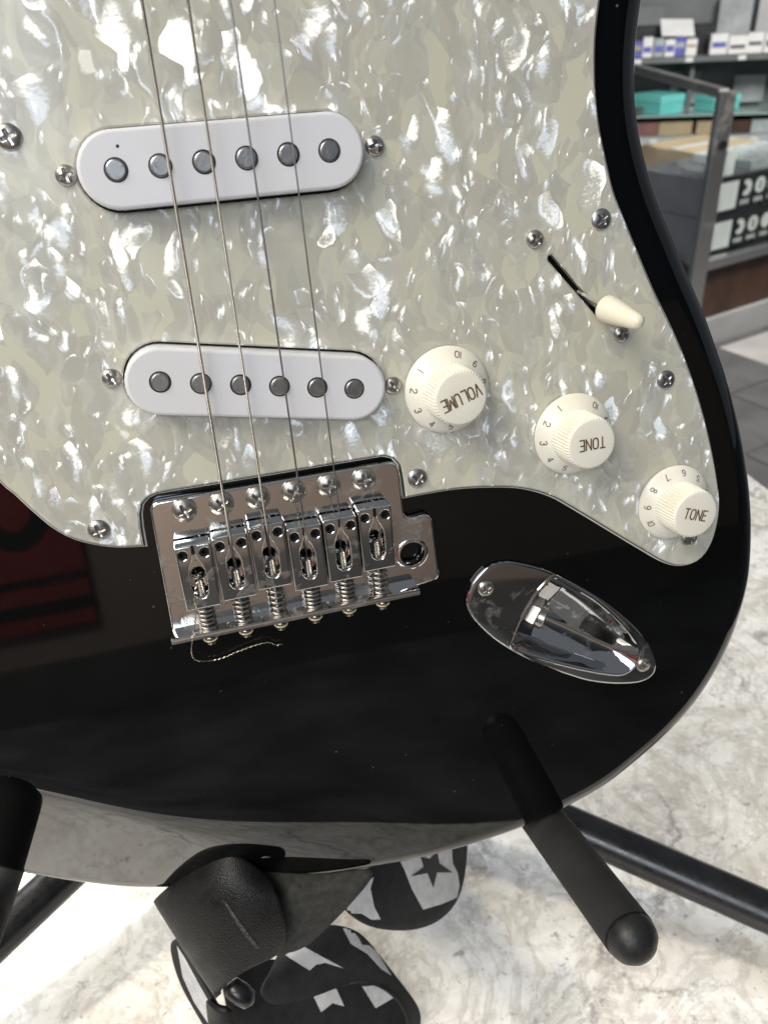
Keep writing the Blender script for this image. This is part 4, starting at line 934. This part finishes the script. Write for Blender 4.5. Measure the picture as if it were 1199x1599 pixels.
for s_, d_, d, mt_, lb in ((0.02, 0.16, (0.09,0.08,0.07), 'card', 'small tan box on the glass shelf beside the black body edge'), (0.10, 0.10, (0.06,0.05,0.05), 'greybox', 'small dark box on the glass shelf beside the left teal box'), (0.44, 0.16, (0.10,0.06,0.035), 'palepack', 'pale packet between the two teal boxes')):
    q = up_(s_, d_, Z1+0.001+d[2]/2); crate('trinket_box', lb, 'box', tuple(q), d, mt_, 0.5)
for i in range(7):
    w_ = 0.13+0.05*((i*7) % 3); q = up_(-0.05+0.21*i, 0.20, Z2+0.0005+0.045)
    crate('low_box', ('tan box', 'dull red box', 'tan box', 'brown box', 'tan box', 'pale box', 'brown box')[i]+' on the lower shelf, number %s from the left under the teal boxes' % ('one','two','three','four','five','six','seven')[i], 'box', tuple(q), (w_, 0.22, 0.09), ('card', 'dullred', 'card', 'card', 'wood', 'palepack', 'card')[i], URZ, 'boxes on the lower shelf')
names = ['leftmost', 'second', 'third', 'fourth', 'fifth', 'sixth', 'seventh', 'eighth', 'ninth', 'tenth', 'eleventh', 'twelfth']
s_ = -0.06
for i in range(12):
    w_ = random.uniform(0.055, 0.075) if i < 7 else random.uniform(0.09, 0.12); hh = random.uniform(0.10, 0.125)
    q = up_(s_+w_/2, 0.09+random.uniform(0, 0.02), -0.2995+hh/2); s_ += w_+(0.004 if i != 6 else 0.09)
    pk = crate('small_package', '%s small pale package from the left in the row behind the display case' % names[i], 'package', tuple(q), (w_, 0.10, hh), ('paper', 'bluecard', 'paper', 'palepack', 'paper', 'bluecard', 'paper')[i] if i < 7 else 'paper', URZ+random.uniform(-0.12, 0.12), 'small packages in a row')
    mb = MB(); mb.box((0, -0.0515, random.uniform(-0.02, 0.025)), (w_*0.8, 0.002, random.uniform(0.015, 0.04))); mb.build('print', random.choice(['bluecard', 'greybox', 'card', 'label', 'palepack']), pk)
q = up_(0.26, 0.33, -0.2995+0.09); crate('equipment_case', 'black equipment case behind the row of small packages', 'equipment', tuple(q), (0.62, 0.22, 0.18), 'blackbox', URZ)
q = up_(0.30, 0.12, -0.13); sh = crate('paper_sheet', 'white sheet of paper propped on the packages', 'paper', tuple(q), (0.22, 0.15, 0.004), 'paper', URZ); sh.rotation_euler = (0.7, 0.05, URZ+0.1)
for i, (s0, w_, h_, mt_) in enumerate(((0.05, 0.4, 0.12, 'cabinet'), (0.72, 0.22, 0.32, 'palepack'), (1.0, 0.26, 0.34, 'label'))):
    q = up_(s0, 0.44, (-0.2995+h_/2) if i else -0.12+h_/2)
    crate('shelf_box', ('dark grey box on the black equipment case', 'pale grey box right of the black equipment case', 'light box at the right edge above the small packages')[i], 'box', (q.x, q.y, q.z), (w_, 0.1, h_), mt_, URZ)
